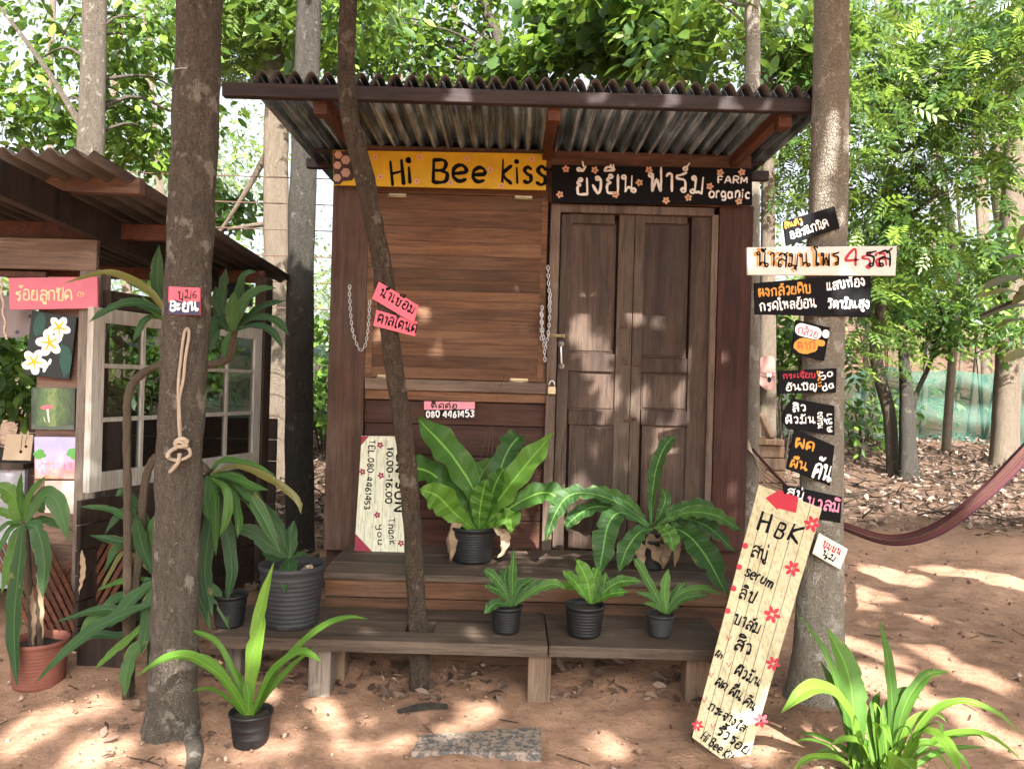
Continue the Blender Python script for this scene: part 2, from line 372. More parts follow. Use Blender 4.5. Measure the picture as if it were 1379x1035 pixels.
# ------------------------------------------------------------------ brush lettering: strokes on a 0..10 grid; "@x,y,r" is a loop
GL = {}
def _g(txt):
    for ln in txt.strip().splitlines():
        ch, wd, body = ln.strip().split(' ', 2)
        GL[ch] = (float(wd), [s_.strip() for s_ in body.split('|')])
_g('''
ก 7 1,0 1,6 0,7.5 2,9.6 4,10 5.5,9 6,7 6,0
ข 7 @1.5,9,1|2.3,8.6 1.6,7 2.2,6 2.2,.6 3,0 6,0 6.2,10
ค 7.2 1,0 .6,4 1,8 3.2,10 5.6,9 6.2,6 6.2,0|@3.2,5.2,1|2.4,4.4 1.2,1
ง 5.6 @2.6,9,1|3.6,9.2 4.4,8 4.5,3 3.6,0 2.6,.4 0,5
จ 6.6 @2,4.6,1|2.8,4 4.2,0 5.5,.2 5.5,7 4.4,9.6 2,9.8 .6,8.4
ช 7.4 @1.4,9,1|2.2,8.4 1.6,7 2.2,6 2.2,.6 3,0 5.6,.2 6,6 5.4,7.6 6.9,9.8
ญ 8 1,0 1,7 2.4,9.6 3.6,9 4,7 4,.6 5,0 6.8,.6 6.9,10|@1.8,1,.9|4.4,-2 5.4,-1.2 6.2,-2.4 5,-3.2
ด 7.2 1.3,.6 .6,4 1,8 3.2,10 5.6,9 6.2,6 6.2,0|@2.7,4,1|2.2,3 1.3,.6
ต 7.2 1.3,.6 .6,5 1,8.4 2.4,10 3.4,8.6 4.6,10 5.8,8.6 6.2,6 6.2,0|@2.8,4.2,1|2.2,3.2 1.3,.6
ท 7.2 @1.2,9,1|2.1,9 2.1,0|2.1,6.5 4,9.6 5.6,9.8 6.2,8 6.2,0
น 8 @1.1,9,1|2.1,9 2.1,.2|2.1,.4 3.4,2.8 5.2,2.6|@6.6,1.1,1.1|5.4,1.4 5.4,10
บ 7.2 @1.2,9,1|2.1,9 2.1,.8 2.8,0 5.4,0 6.2,.8 6.2,10
ป 7.2 @1.2,9,1|2.1,9 2.1,.8 2.8,0 5.4,0 6.2,.8 6.2,13.4
ผ 7.4 @2.1,9,1|1,9 1,0 3.6,5.4 6.3,0 6.3,10
ฝ 7.4 @2.1,9,1|1,9 1,0 3.6,5.4 6.3,0 6.3,13.4
พ 7.6 @1.2,9,1|2.1,9 2.1,0 4.2,6.6 6.4,0 6.4,10
ฟ 7.6 @1.2,9,1|2.1,9 2.1,0 4.2,6.6 6.4,0 6.4,13.4
ม 7.8 @1.6,9,1|2.6,9 2.6,.8|@1.3,1.1,1.1|2.6,.6 4.6,1 6.5,.1|6.5,0 6.6,10
ย 7.2 @2.6,9,.9|1.9,8.3 1,7 2.6,5.6 1,4.6 1,.8 2,0 5.4,0 6.2,.8 6.2,10
ร 5.8 @3.4,1,1|4.4,1 4.4,6 1.2,7.2 1,8.6 3,9 5.6,10
ล 7.2 @2,1.2,1|1.2,1.8 1,4 3,6 6,4.6|1,8 2.4,9.8 4.6,9.8 6.2,8 6.2,0
ว 6 @3.6,1,1|4.6,1 5,6 4.4,9 2.8,10 1,8.6
ส 7.2 @2,1.2,1|1.2,1.8 1,4 3,6 6,4.6|1,8 2.4,9.8 4.6,9.8 6.2,8 6.2,0|4.6,8.6 7.3,11.6
ห 7.2 @1.2,9,1|2.1,9 2.1,0|2.1,4.5 4,6 5.2,7.2|@5.6,8.2,1|5,7 6.2,5.4 6.2,0
อ 7 @2.2,5.8,.9|1.3,5.4 1,3 1.4,.8 2.6,0 4.8,0 6,1.6 6,7.6 5,9.6 3,10 1.2,8.8
ะ 4.4 @1.2,6.6,.8|2,6.6 3.4,7.8|@1.2,2.4,.8|2,2.4 3.4,3.6
า 4.6 .6,8.4 1.4,9.8 2.8,9.8 3.4,8.4 3.4,0
เ 3.6 1,10 1,1.6|@1.9,1,.9
แ 6.6 1,10 1,1.6|@1.9,1,.9|4,10 4,1.6|@4.9,1,.9
โ 4.6 .4,12.6 1.6,14 3.8,13.6 2.2,11 2.2,1.6|@3.1,1,.9
ไ 4.8 3.2,13 2,14.2 .8,13 2.4,10 2.4,1.8|@3.3,1,.9
ใ 4.8 @1.2,12.4,.9|1.4,13.4 3,14.2 3.6,12 2.4,9 2.4,1.8|@3.3,1,.9
ั 0 @2.8,12.2,.8|3.4,12 4.6,11.3 6.4,13.4
ิ 0 1.2,11.4 2.2,13.2 4.6,13.2 6,11.4 1.2,11.4
ี 0 1.2,11.4 2.2,13.2 4.6,13.2 6,11.4 1.2,11.4|6,11.4 6.2,14.4
ื 0 1.2,11.4 2.2,13.2 4.6,13.2 6,11.4 1.2,11.4|6,11.4 6.2,14.6|4.6,12.8 4.8,14.8
็ 0 2,11.2 1.6,12.8 3.4,13.8 4.4,12.6 3.2,11.8|4.4,12.6 6,14
่ 0 5.3,11.5 5.1,14.6
้ 0 @3.8,12.6,.6|4.3,12.2 4.8,11.4 6.8,13.8
๊ 0 3,11.6 3.4,13.2 4.2,12.2 5,13.2 5.4,11.8 6.8,14
์ 0 @4.6,12.2,.9|5.2,12.9 7,15.2
ํ 0 @5.4,12.2,.9
ุ 0 @5.2,-1.6,.6|5.8,-1.4 6.1,-3.6
ู 0 @4,-1.6,.6|4.6,-1.6 4.7,-3.4 6.3,-3.4 6.4,-1.2
๖ 6 @3,3,2|1,3 1.6,7 4.4,9.6
A 7 .4,0 3.4,10 6.4,0|1.6,3.6 5.2,3.6
B 7 1,0 1,10|1,10 4.6,10 5.6,8 4.4,5.6 1.4,5.4|3.6,5.4 6,4 5.8,1 4,0 1,0
E 6 5.4,10 1,10 1,0 5.4,0|1,5.2 4.6,5.2
F 6 1,0 1,10 5.6,10|1,5.4 4.6,5.4
H 7.4 1,0 1,10|6.4,0 6.4,10|1,4.8 6.4,5.4
I 3 1.2,0 1.2,10
K 7 1,0 1,10|6,10 1.2,4.6 6.4,0
k 6.4 1,0 1,10|5.4,7.6 1.2,3.8 5.8,0
L 6 1,10 1,0 5.4,0
M 8.4 .8,0 1.4,10 4.2,3 7,10 7.6,0
N 7.6 1,0 1,10 6.4,0 6.4,10
O 7.6 3.8,10 1.2,8.6 .8,5 1.2,1.4 3.8,0 6.4,1.4 6.8,5 6.4,8.6 3.8,10
R 7 1,0 1,10 4.6,10 5.8,8 4.6,5.4 1.2,5|3,5 6,0
S 6.4 5.6,8.8 3.4,10 1.2,8.6 1.4,6.2 4.8,4.4 5.6,2 3.6,0 .8,1.2
T 7 .6,10 6.6,10|3.6,10 3.6,0
U 7.2 1,10 1,2.6 2.6,0 4.8,0 6.2,2.6 6.2,10
a 6.2 5,6 2.6,6.8 .8,4.6 1,1.2 2.8,0 4.8,1.6 5.2,6.6|5.2,6.6 5.1,1 5.8,0
c 5.4 4.8,5.8 3,6.8 1,5 1,1.6 3,0 5,1
d 6.2 5,4.6 2.8,6.4 .8,4.2 1,1 2.8,0 5,2|5.2,10 5.2,0
e 6.4 1,3.4 5.4,4 4.8,6.4 2.8,7 .9,5 .9,1.8 2.8,0 5.4,.8
g 6.2 5,5.6 2.8,6.8 .8,4.8 1,1.6 2.8,.6 5,2.4|5.2,6.6 5.2,-1.6 3.4,-3.4 1,-2.4
h 6.4 1,0 1,10|1,3.8 3,6.6 5,5.6 5.2,0
i 3 1.4,0 1.4,6.4|@1.5,9,.35
m 9 1,0 1,6.6|1,4 2.6,6.6 4.2,5.6 4.4,0|4.4,4 6,6.6 7.8,5.6 8,0
n 6.4 1,0 1,6.6|1,4 3,6.8 5,5.6 5.2,0
o 6.4 3,6.8 .9,4.8 1,1.4 3,0 5.2,1.4 5.4,4.8 3,6.8
r 5 1,0 1,6.6|1,4 2.4,6.4 4.4,6.2
s 5.6 4.8,6 2.8,7 1,5.6 2.6,3.9 4.6,3 4.8,1 2.8,0 .6,.8
u 6.4 1,6.6 1,1.6 2.6,0 5,1.8|5.2,6.6 5.2,0
y 6.2 1,6.6 1.2,3.6 3,2.6 5,3.8|5.2,6.6 4.8,-1 3,-3.4 .8,-2.6
0 6.6 3.2,10 1,8 .8,3 3.2,0 5.6,3 5.4,8 3.2,10
1 3.6 .6,8.2 2,10 2,0
3 6 .8,9 3,10 5,8 3,5.6 5.4,3 3.2,0 .6,1.2
4 6.6 4.8,0 4.8,10 .6,3.4 6.2,3.4
5 6.2 5,10 1.4,10 1.2,6 3.8,6.4 5.4,3.4 3.4,0 .6,1
6 6.4 4.6,10 1.6,6.4 1,2.4 3,0 5.4,2 4.6,4.8 2,4.8 1,2.6
8 6.4 3.2,5.4 1.2,7.6 3.2,10 5.2,7.6 3.2,5.4 .9,2.6 3.2,0 5.6,2.6 3.2,5.4
. 2.6 @1.2,.4,.3
- 4.4 .8,4.2 3.6,4.4
''')
UP = 'ัิีื็ํ'; TONE = '่้๊์'; LOW = 'ุู'
def text_strokes(txt):
    'polylines on the glyph grid, and total width'
    out = []; x = 0; px_ = 0; prev = ''; up = False
    for ch in txt:
        if ch == ' ': x += 3.4; prev = ''; up = False; continue
        if ch == 'ำ': chs = ['ํ', 'า']
        else: chs = [ch]
        for c in chs:
            wd, st = GL[c]; mark = wd == 0
            ox, oy = (px_, 0) if mark else (x, 0)
            if mark:
                oy = 0 if c in LOW else .9
                if c in TONE and up: oy = 3.6
                if prev in 'ปฟฝ' and c not in LOW: ox -= 1.7
                if c in UP or c in TONE: up = True
            else: px_ = x; x += wd+1.0; prev = c; up = False
            jy = random.uniform(-.6, .6); js = random.uniform(.9, 1.09); jr = random.uniform(-.09, .09)
            for s_ in st:
                if s_[0] == '@':
                    a, b, r = map(float, s_[1:].split(',')); a0 = random.random()*6
                    p = [(a+r*math.cos(a0+q*.63), b+r*math.sin(a0+q*.63)) for q in range(11)]
                else:
                    p = [tuple(map(float, q.split(','))) for q in s_.split()]
                    if len(p) > 2: p = [tuple(q) for q in cr([(a, b, 0) for a, b in p], 5*len(p))[:, :2]]
                    p = [(a+random.uniform(-.06, .06), b+random.uniform(-.06, .06)) for a, b in p]
                out.append([(ox+a*js-jr*b, oy+jy+b*js+jr*a) for a, b in p])
    return out, max(x-1.0, .1)
class Plane:
    def __init__(s, p0, n): s.p = Vector(p0); s.n = Vector(n).normalized()
    def at(s, px, py, lift=0.0):
        o = Vector((0, 0, CAMZ)); r = W(px, py, 1)-o
        q = s.p+s.n*lift; k = (q-o).dot(s.n)/r.dot(s.n); return o+r*k
def frontal(d): return Plane((0, d, 0), (0, -1, 0))
_lift = [0]
def lift():
    _lift[0] += 1; return .0010+.000022*_lift[0]
def brush(mb, pl, pts, w, mat=0, taper=.25):
    'a painted stroke: pts in photo pixels, w in pixels'
    P = np.array(pts, float)
    if len(P) < 2: return
    T = np.gradient(P, axis=0); T /= np.linalg.norm(T, axis=1)[:, None]+1e-9; N = np.stack([-T[:, 1], T[:, 0]], 1)
    f0 = random.random()*6; ww = w/2*(1+np.array([.16*math.sin(f0+.45*i)+random.uniform(-.13, .13) for i in range(len(P))])); ww[0] *= .9; ww[-1] *= .6
    L = [P[0]-T[0]*ww[0]*.8]; Q = [P[-1]+T[-1]*ww[-1]*.8]
    a = P+N*ww[:, None]; b = P-N*ww[:, None]; h = lift(); k = len(P)
    vs = [pl.at(*q, h) for q in a]+[pl.at(*q, h) for q in b]+[pl.at(*L[0], h), pl.at(*Q[0], h)]
    fs = [(i, i+1, k+i+1, k+i) for i in range(k-1)]+[(0, k, 2*k), (k-1, 2*k+1, 2*k-1)]
    mb.add(vs, fs, mat)
def write(mb, pl, txt, x0, y0, x1, y1, h, w, mat=0, dx=0, dy=0):
    'letter txt along the baseline from x0,y0 to x1,y1 (photo pixels), letter height h px, brush w px'
    st, wd = text_strokes(txt); D = np.array((x1-x0, y1-y0), float); L = np.linalg.norm(D); D /= L
    U = np.array((D[1], -D[0])); sx = L/wd; sy = h/10
    for s_ in st:
        brush(mb, pl, [np.array((x0+dx, y0+dy))+D*a*sx+U*b*sy for a, b in s_], w, mat)
def dot(mb, pl, x, y, r, mat=0, n=14, ry=None, rot=0):
    h = lift(); ry = ry or r; c, s_ = math.cos(rot), math.sin(rot)
    pts = []
    for i in range(n):
        a = 2*math.pi*i/n; k = 1+random.uniform(-.06, .06); u, v = r*k*math.cos(a), ry*k*math.sin(a)
        pts.append(pl.at(x+u*c-v*s_, y+u*s_+v*c, h))
    mb.poly(pts, mat)
def area(mb, pl, pts, mat=0, h=None):
    h = lift() if h is None else h; mb.poly([pl.at(x, y, h) for x, y in pts], mat)
def flower(mb, pl, x, y, r, mat, core=None, a0=None, n=5, fat=.34):
    a0 = random.random() if a0 is None else a0
    for i in range(n):
        a = a0+2*math.pi*i/n; dot(mb, pl, x+.58*r*math.cos(a), y+.58*r*math.sin(a), r*.42, mat, 9, r*fat, a)
    if core is not None: dot(mb, pl, x, y, r*.22, core, 8)
def board(name, label, cat, pts, d, t, mat, group=None, bevel=.0015):
    'a flat board facing the viewer; pts = outline in photo pixels, d = depth of its face (or one depth per corner)'
    _lift[0] = 0; D = d if isinstance(d, (list, tuple)) else [d]*len(pts)
    P = [W(x, y, e) for (x, y), e in zip(pts, D)]
    mb = MB(); mb.slab(P, t, rnd=.5); o = mb.build(name, mat, bevel=bevel)
    tag(o, label, cat, group)
    n = (P[1]-P[0]).cross(P[-1]-P[0]).normalized()
    if n.y > 0: n = -n
    return o, Plane(P[0], n)

# ------------------------------------------------------------------ materials
M = {}
M['plank'] = wood('brown planks', (.066, .032, .018), (.165, .085, .048), 'x', (.17, .12, .085), .4, worn=.4)
M['redplank'] = wood('dark red planks', (.042, .016, .011), (.105, .046, .032), 'x', (.10, .07, .055), .5)
M['post'] = wood('dark post wood', (.038, .019, .013), (.10, .053, .036), 'z', (.13, .095, .078), .3)
M['redpost'] = wood('red brown panel wood', (.03, .012, .009), (.085, .034, .025), 'z', (.08, .05, .04), .4)
M['door'] = wood('weathered door wood', (.032, .020, .015), (.080, .053, .040), 'z', (.11, .085, .066), .3)
M['doorgrey'] = wood('grey door stile wood', (.046, .032, .024), (.108, .078, .058), 'z', (.14, .11, .085), .3)
M['jamb'] = wood('grey jamb wood', (.062, .043, .033), (.145, .105, .082), 'z', (.19, .15, .12), .3)
M['beam'] = wood('beam wood', (.052, .026, .018), (.13, .07, .048), 'x', (.13, .10, .085), .3)
M['fascia'] = wood('dark fascia wood', (.018, .012, .012), (.048, .030, .028), 'x', (.07, .06, .06), .2)
M['rafter'] = wood('red rafter wood', (.05, .020, .012), (.14, .055, .032), 'y', (.10, .06, .05), .3)
M['deck'] = wood('worn deck boards', (.034, .024, .018), (.100, .072, .053), 'x', (.16, .13, .105), .3, worn=.45)
M['riser'] = wood('reddish riser boards', (.06, .030, .018), (.165, .085, .05), 'x', (.16, .12, .09), .4)
M['leg'] = wood('rough block wood', (.12, .075, .048), (.28, .19, .125), 'z', (.26, .21, .17), .3)
M['grey'] = wood('grey weathered timber', (.085, .068, .055), (.21, .17, .14), 'z', (.27, .24, .21), .3)
M['greyx'] = wood('grey weathered boards', (.075, .05, .04), (.19, .135, .10), 'x', (.25, .20, .16), .3)
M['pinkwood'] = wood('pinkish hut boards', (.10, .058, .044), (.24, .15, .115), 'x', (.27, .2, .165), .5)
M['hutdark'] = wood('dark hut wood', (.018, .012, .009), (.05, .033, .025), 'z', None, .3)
M['window'] = wood('pale flaking window paint', (.34, .32, .28), (.52, .50, .45), 'z', (.30, .26, .21), .15, worn=.7, stain=.3)
M['slatpale'] = wood('pale varnished slats', (.40, .345, .215), (.56, .50, .34), 'z', None, .12, rough=.6, stain=.1)
M['slatwhite'] = wood('cream painted slats', (.56, .55, .42), (.70, .69, .55), 'z', None, .1, rough=.6, stain=.1)
M['yellow'] = paint('yellow paint', (.60, .37, .012), .55, .2, (.40, .22, .02))
M['black'] = paint('black paint', (.006, .006, .007), .75, .3); M['black'].node_tree.nodes['Principled BSDF'].inputs['Specular IOR Level'].default_value = .12
M['ink'] = paint('black lettering', (.005, .005, .006), .75, .3); M['ink'].node_tree.nodes['Principled BSDF'].inputs['Specular IOR Level'].default_value = .12
M['white'] = paint('white lettering', (.80, .79, .76), .6, .05)
M['offwhite'] = paint('white board paint', (.62, .58, .53), .65, .15, (.36, .25, .2))
M['pink'] = paint('pink paint', (.62, .105, .15), .55, .15, (.4, .1, .12))
M['palepink'] = paint('pale pink paint', (.72, .27, .33), .55, .15)
M['dullpink'] = paint('faded pink paint', (.52, .14, .19), .6, .2, (.25, .1, .09))
M['lettpink'] = paint('pink lettering', (.70, .22, .33), .6, .05)
M['red'] = paint('red paint', (.40, .012, .028), .55, .15)
M['darkred'] = paint('crimson paint', (.25, .012, .035), .55, .2)
M['orange'] = paint('amber paint', (.62, .27, .03), .55, .15)
M['burnt'] = paint('burnt orange paint', (.50, .10, .015), .55, .15)
M['peach'] = paint('peach paint', (.62, .36, .22), .55, .15)
M['cream'] = paint('cream lettering', (.66, .56, .30), .6, .12)
M['navy'] = paint('navy paint', (.03, .035, .085), .55, .2)
M['umber'] = paint('umber paint', (.05, .022, .015), .55, .2)
M['comb'] = paint('honeycomb paint', (.50, .32, .24), .55, .25)
M['silver'] = paint('galvanised steel', (.55, .55, .54), .35, .1); M['silver'].node_tree.nodes['Principled BSDF'].inputs['Metallic'].default_value = .9
M['brass'] = paint('old brass', (.35, .28, .17), .4, .2); M['brass'].node_tree.nodes['Principled BSDF'].inputs['Metallic'].default_value = .8
M['rust'] = paint('rusty iron', (.09, .05, .035), .8, .3)
M['pot'] = paint('black nursery plastic', (.010, .010, .011), .5, .3, (.05, .034, .025))
M['potgrey'] = paint('grey black plastic', (.026, .026, .028), .55, .35, (.075, .055, .042))
M['terracotta'] = paint('red clay', (.165, .056, .038), .8, .3, (.10, .05, .04))
M['soil'] = paint('potting soil', (.035, .024, .017), .95, .4)
M['rope'] = paint('pale rope', (.50, .40, .30), .9, .2)
M['canvas'] = paint('painting edge', (.5, .48, .44), .8, .1)
def roofmat(name, a, b, metal, rough):
    t = NT(name); n = t.noise(t.coord((3, 1.2, 3)), 1, 7, .6); n2 = t.noise(t.coord((26, 4, 26)), 1, 6, .6)
    t.base(t.mix(t.ramp(t.math('MULTIPLY_ADD', n2, .5, t.math('MULTIPLY', n, .6)), [(.4, (0, 0, 0)), (.68, (1, 1, 1))]), a, b)); t.rough(t.math('MULTIPLY_ADD', n2, .3, rough-.1), .4)
    t.b.inputs['Metallic'].default_value = metal; t.bump(n2, .2, .002); return t.m
t = NT('galvanised roof sheet'); n1 = t.noise(t.coord((55, 1.1, 55)), 1, 6, .65, .3); n2 = t.noise(t.coord((9, 3, 9)), 1, 6, .6)
t.base(t.ramp(t.math('MULTIPLY_ADD', n2, .5, t.math('MULTIPLY', n1, .5)), [(.40, (.03, .037, .045)), (.51, (.25, .34, .41)), (.61, (.64, .82, .94))])); t.rough(t.math('MULTIPLY_ADD', n2, .3, .22), .5); t.b.inputs['Metallic'].default_value = .55; t.bump(n2, .15, .002)  # zinc streaks; dark and pale bluish tones painted in to imitate sky reflections
M['tin'] = t.m
M['cement'] = roofmat('old corrugated roof', (.045, .041, .039), (.125, .110, .100), 0, .85)
def glassm():
    t = NT('window glass'); t.base((.9, .95, .93)); t.rough(.03, .5)
    t.b.inputs['Transmission Weight'].default_value = .92; t.b.inputs['IOR'].default_value = 1.12
    tr = t.new('ShaderNodeBsdfTransparent'); tr.inputs[0].default_value = (.55, .59, .57, 1); gl = t.new('ShaderNodeBsdfGlossy'); gl.inputs['Roughness'].default_value = .03
    fr = t.new('ShaderNodeLayerWeight'); fr.inputs[0].default_value = .35
    mx = t.new('ShaderNodeMixShader'); t.link(t.math('MULTIPLY_ADD', fr.outputs['Facing'], .6, .03), mx.inputs[0]); t.link(tr.outputs[0], mx.inputs[1]); t.link(gl.outputs[0], mx.inputs[2])
    t.link(mx.outputs[0], t.out.inputs[0]); return t.m
M['glass'] = glassm()
M['bark_l'] = bark('dark fissured bark', (.10, .082, .065), (.285, .245, .195), (.40, .37, .31), 1.1, .58)
M['bark_thin'] = bark('ridged brown bark', (.06, .043, .031), (.225, .172, .124), (.27, .22, .165), 1.0, .60)
M['bark_r'] = bark('grey green lichen bark', (.36, .32, .25), (.56, .505, .415), (.66, .63, .56), .8, .55)
M['bark_g'] = bark('grey bark', (.11, .09, .07), (.27, .23, .18), (.34, .32, .27), 1.0, .6)
M['bark_d'] = bark('dark bark', (.055, .05, .042), (.15, .135, .112), (.22, .21, .18), 1.0, .62)
M['bark_p'] = bark('pale bark', (.22, .17, .12), (.42, .35, .27), None, 1.0)
M['twig'] = bark('twig bark', (.05, .04, .03), (.14, .11, .08), None, 2)
M['cane'] = bark('ringed cane', (.15, .11, .075), (.31, .245, .175), None, 2)
M['lf_canopy'] = leafm('canopy leaf', (.022, .055, .014), (.045, .10, .022), (.10, .17, .03), .40)
M['lf_broad'] = leafm('broad leaf', (.018, .050, .013), (.050, .105, .020), (.17, .27, .032), .42)
M['lf_pinn'] = leafm('feathery leaf', (.022, .060, .018), (.058, .115, .026), (.19, .29, .04), .40, .30)
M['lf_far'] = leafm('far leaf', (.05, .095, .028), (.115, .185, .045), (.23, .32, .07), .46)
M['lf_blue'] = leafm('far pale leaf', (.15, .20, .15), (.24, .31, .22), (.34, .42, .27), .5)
M['lf_olive'] = leafm('olive leaf', (.09, .085, .018), (.14, .13, .028), (.2, .18, .04), .35)
M['lf_shrub'] = leafm('shrub leaf', (.024, .062, .016), (.058, .125, .024), (.15, .26, .038), .42)
M['fern'] = leafm('fern frond', (.035, .10, .014), (.055, .15, .018), (.12, .26, .03), .28, .33, veins=14)
M['fern_d'] = leafm('dark fern frond', (.024, .075, .016), (.045, .115, .022), (.09, .20, .035), .25, .36, veins=20)
M['strap'] = leafm('strap leaf', (.04, .11, .012), (.075, .18, .018), (.15, .28, .03), .30, .38, veins=1, brown=(.30, .24, .10))
M['drac'] = leafm('glossy dark leaf', (.016, .050, .015), (.030, .078, .020), (.06, .13, .032), .22, .36, veins=1, brown=(.33, .25, .16))
M['drac_g'] = leafm('green leaf', (.03, .09, .018), (.05, .13, .022), (.10, .20, .03), .3, .3, veins=1)
M['dead'] = leafm('dead leaf', (.17, .11, .065), (.30, .21, .13), (.40, .30, .2), .2, .8)
M['litter'] = leafm('leaf litter', (.055, .034, .024), (.125, .082, .058), (.28, .20, .15), .12, .75)
# ------------------------------------------------------------------ the setting: ground
def ground():
    xs = np.concatenate([np.linspace(-60, -9, 22)[:-1], np.linspace(-9, -4, 40)[:-1], np.linspace(-4, 4.5, 260)[:-1], np.linspace(4.5, 10, 44)[:-1], np.linspace(10, 60, 22)])
    ys = np.concatenate([np.linspace(-40, .5, 24)[:-1], np.linspace(.5, 6.5, 190)[:-1], np.linspace(6.5, 16, 110)[:-1], np.linspace(16, 90, 40)])
    X, Y = np.meshgrid(xs, ys); Z = gz(X, Y)
    nr = np.zeros_like(Z)
    for i in range(len(ys)):
        if not (.5 < ys[i] < 9): continue
        for j in range(len(xs)):
            if abs(xs[j]) < 4.6:
                nr[i, j] = .011*mnoise.noise(Vector((xs[j]*7, ys[i]*7, 0)))+.006*mnoise.noise(Vector((xs[j]*21, ys[i]*21, 3)))
    Z += nr
    V = np.stack([X.ravel(), Y.ravel(), Z.ravel()], 1); nx = len(xs)
    i, j = np.meshgrid(np.arange(len(ys)-1), np.arange(nx-1), indexing='ij'); a = (i*nx+j).ravel()
    F = np.stack([a, a+1, a+nx+1, a+nx], 1)
    t = NT('red sandy soil'); v = t.coord((1, 1, 1))
    n1 = t.noise(v, .9, 7, .6); n2 = t.noise(v, 9, 7, .65); n3 = t.noise(v, 70, 5, .7); n4 = t.noise(t.coord((3, 11, 3)), 1, 6, .6); n5 = t.noise(v, 26, 6, .7)
    col = t.ramp(t.math('ADD', t.math('MULTIPLY', n1, .5), t.math('MULTIPLY', n2, .5)), [(.34, (.225, .130, .082)), (.55, (.365, .218, .142)), (.72, (.46, .295, .205))])
    col = t.mix(t.math('MULTIPLY', t.ramp(n4, [(.5, (0, 0, 0)), (.68, (1, 1, 1))]), .4), col, (.15, .095, .062))
    col = t.mix(t.ramp(n3, [(.60, (0, 0, 0)), (.72, (.7, .7, .7))]), col, (.085, .052, .037))
    col = t.mix(t.math('MULTIPLY', t.ramp(n5, [(.52, (0, 0, 0)), (.62, (1, 1, 1))]), .28), col, (.11, .066, .045))
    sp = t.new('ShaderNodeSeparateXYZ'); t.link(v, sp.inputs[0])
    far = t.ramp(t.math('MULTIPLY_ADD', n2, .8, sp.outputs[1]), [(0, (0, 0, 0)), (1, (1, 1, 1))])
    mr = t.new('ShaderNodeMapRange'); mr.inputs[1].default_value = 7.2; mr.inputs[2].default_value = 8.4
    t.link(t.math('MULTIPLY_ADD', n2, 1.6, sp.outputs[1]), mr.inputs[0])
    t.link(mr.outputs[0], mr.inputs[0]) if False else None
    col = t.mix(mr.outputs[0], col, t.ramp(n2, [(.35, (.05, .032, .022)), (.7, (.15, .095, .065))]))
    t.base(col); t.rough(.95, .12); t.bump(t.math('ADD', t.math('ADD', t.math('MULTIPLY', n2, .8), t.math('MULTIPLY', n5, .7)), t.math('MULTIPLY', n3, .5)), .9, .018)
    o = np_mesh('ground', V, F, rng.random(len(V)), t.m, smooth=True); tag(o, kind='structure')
ground()

# ------------------------------------------------------------------ wooden kiosk
def rbox(mb, xl, xr, yt, yb, d, t, mat=0, rnd=None):
    'upright box; x edges read off the photograph at mid height, y edges at mid width'
    xm, ym = (xl+xr)/2, (yt+yb)/2
    return mb.box(W(xl, ym, d).x, W(xr, ym, d).x, d, d+t, W(xm, yb, d).z, W(xm, yt, d).z, mat, rnd)
MB.rbox = rbox
D0 = 4.40
DECK = W(700, 738, D0).z; BEN = W(600, 821, 3.74).z
def chain(mb, path, link=.026):
    P = cr(path, 400); L = np.concatenate([[0], np.cumsum(np.linalg.norm(np.diff(P, axis=0), axis=1))]); n = int(L[-1]/(link*.78))
    for i in range(n):
        s0 = (i+.5)*L[-1]/n; c = Vector([np.interp(s0, L, P[:, k]) for k in range(3)]); e = Vector([np.interp(min(s0+.01, L[-1]), L, P[:, k]) for k in range(3)])-Vector([np.interp(max(s0-.01, 0), L, P[:, k]) for k in range(3)])
        e.normalize(); sd = Vector((0, -1, 0)) if i % 2 else e.cross(Vector((0, -1, 0))).normalized()
        pts = [c+e*(link*.5*math.cos(q)*1.1)+sd*(link*.27*math.sin(q)) for q in [2*math.pi*k/10 for k in range(11)]]
        mb.tube(pts, .0023, 5, cap=False)
k_o = thing('wooden_kiosk', 'brown plank kiosk with closed hatch, double doors and corrugated overhanging roof', 'kiosk', (W(725, 740, D0).x, D0, 0.0))
m = MB()
for a, b in ((541, 572), (572, 614), (614, 657), (657, 699), (699, 741)): m.rbox(491, 737, a+.6, b-.6, D0+.02+random.uniform(0, .004), .03)
x0, x1 = W(442, 500, D0).x, W(1009, 500, D0).x
m.box(x0, x1, D0+.075, D0+.10, 0.02, 2.66, rnd=.2)
for i in range(9):
    z0 = .05+i*.275
    m.box(x0+.002, x0+.03, D0+.14, 6.25, z0, z0+.27); m.box(x1-.03, x1-.002, D0+.1, 6.25, z0, z0+.27); m.box(x0, x1, 6.25, 6.28, z0, z0+.27)
m.build('wall', M['redplank'], k_o, .002)
m = MB(); m.rbox(442, 491, 238, 741, D0-.01, .14); m.build('corner_post', M['post'], k_o, .004)
m = MB(); m.rbox(963, 1009, 277, 742, D0-.005, .1); m.build('corner_post', M['redpost'], k_o, .004)
m = MB(); m.rbox(478, 1012, 202, 226, D0-.05, .06); m.build('lintel_beam', M['beam'], k_o, .004)
m = MB(); m.rbox(412, 1036, 221, 234, 4.72, .05); m.build('wall_plate', M['fascia'], k_o, .004)
m = MB(); m.rbox(478, 740, 226, 262, D0, .03); m.rbox(740, 1012, 226, 276, D0, .03); m.build('header_board', M['plank'], k_o, .003)
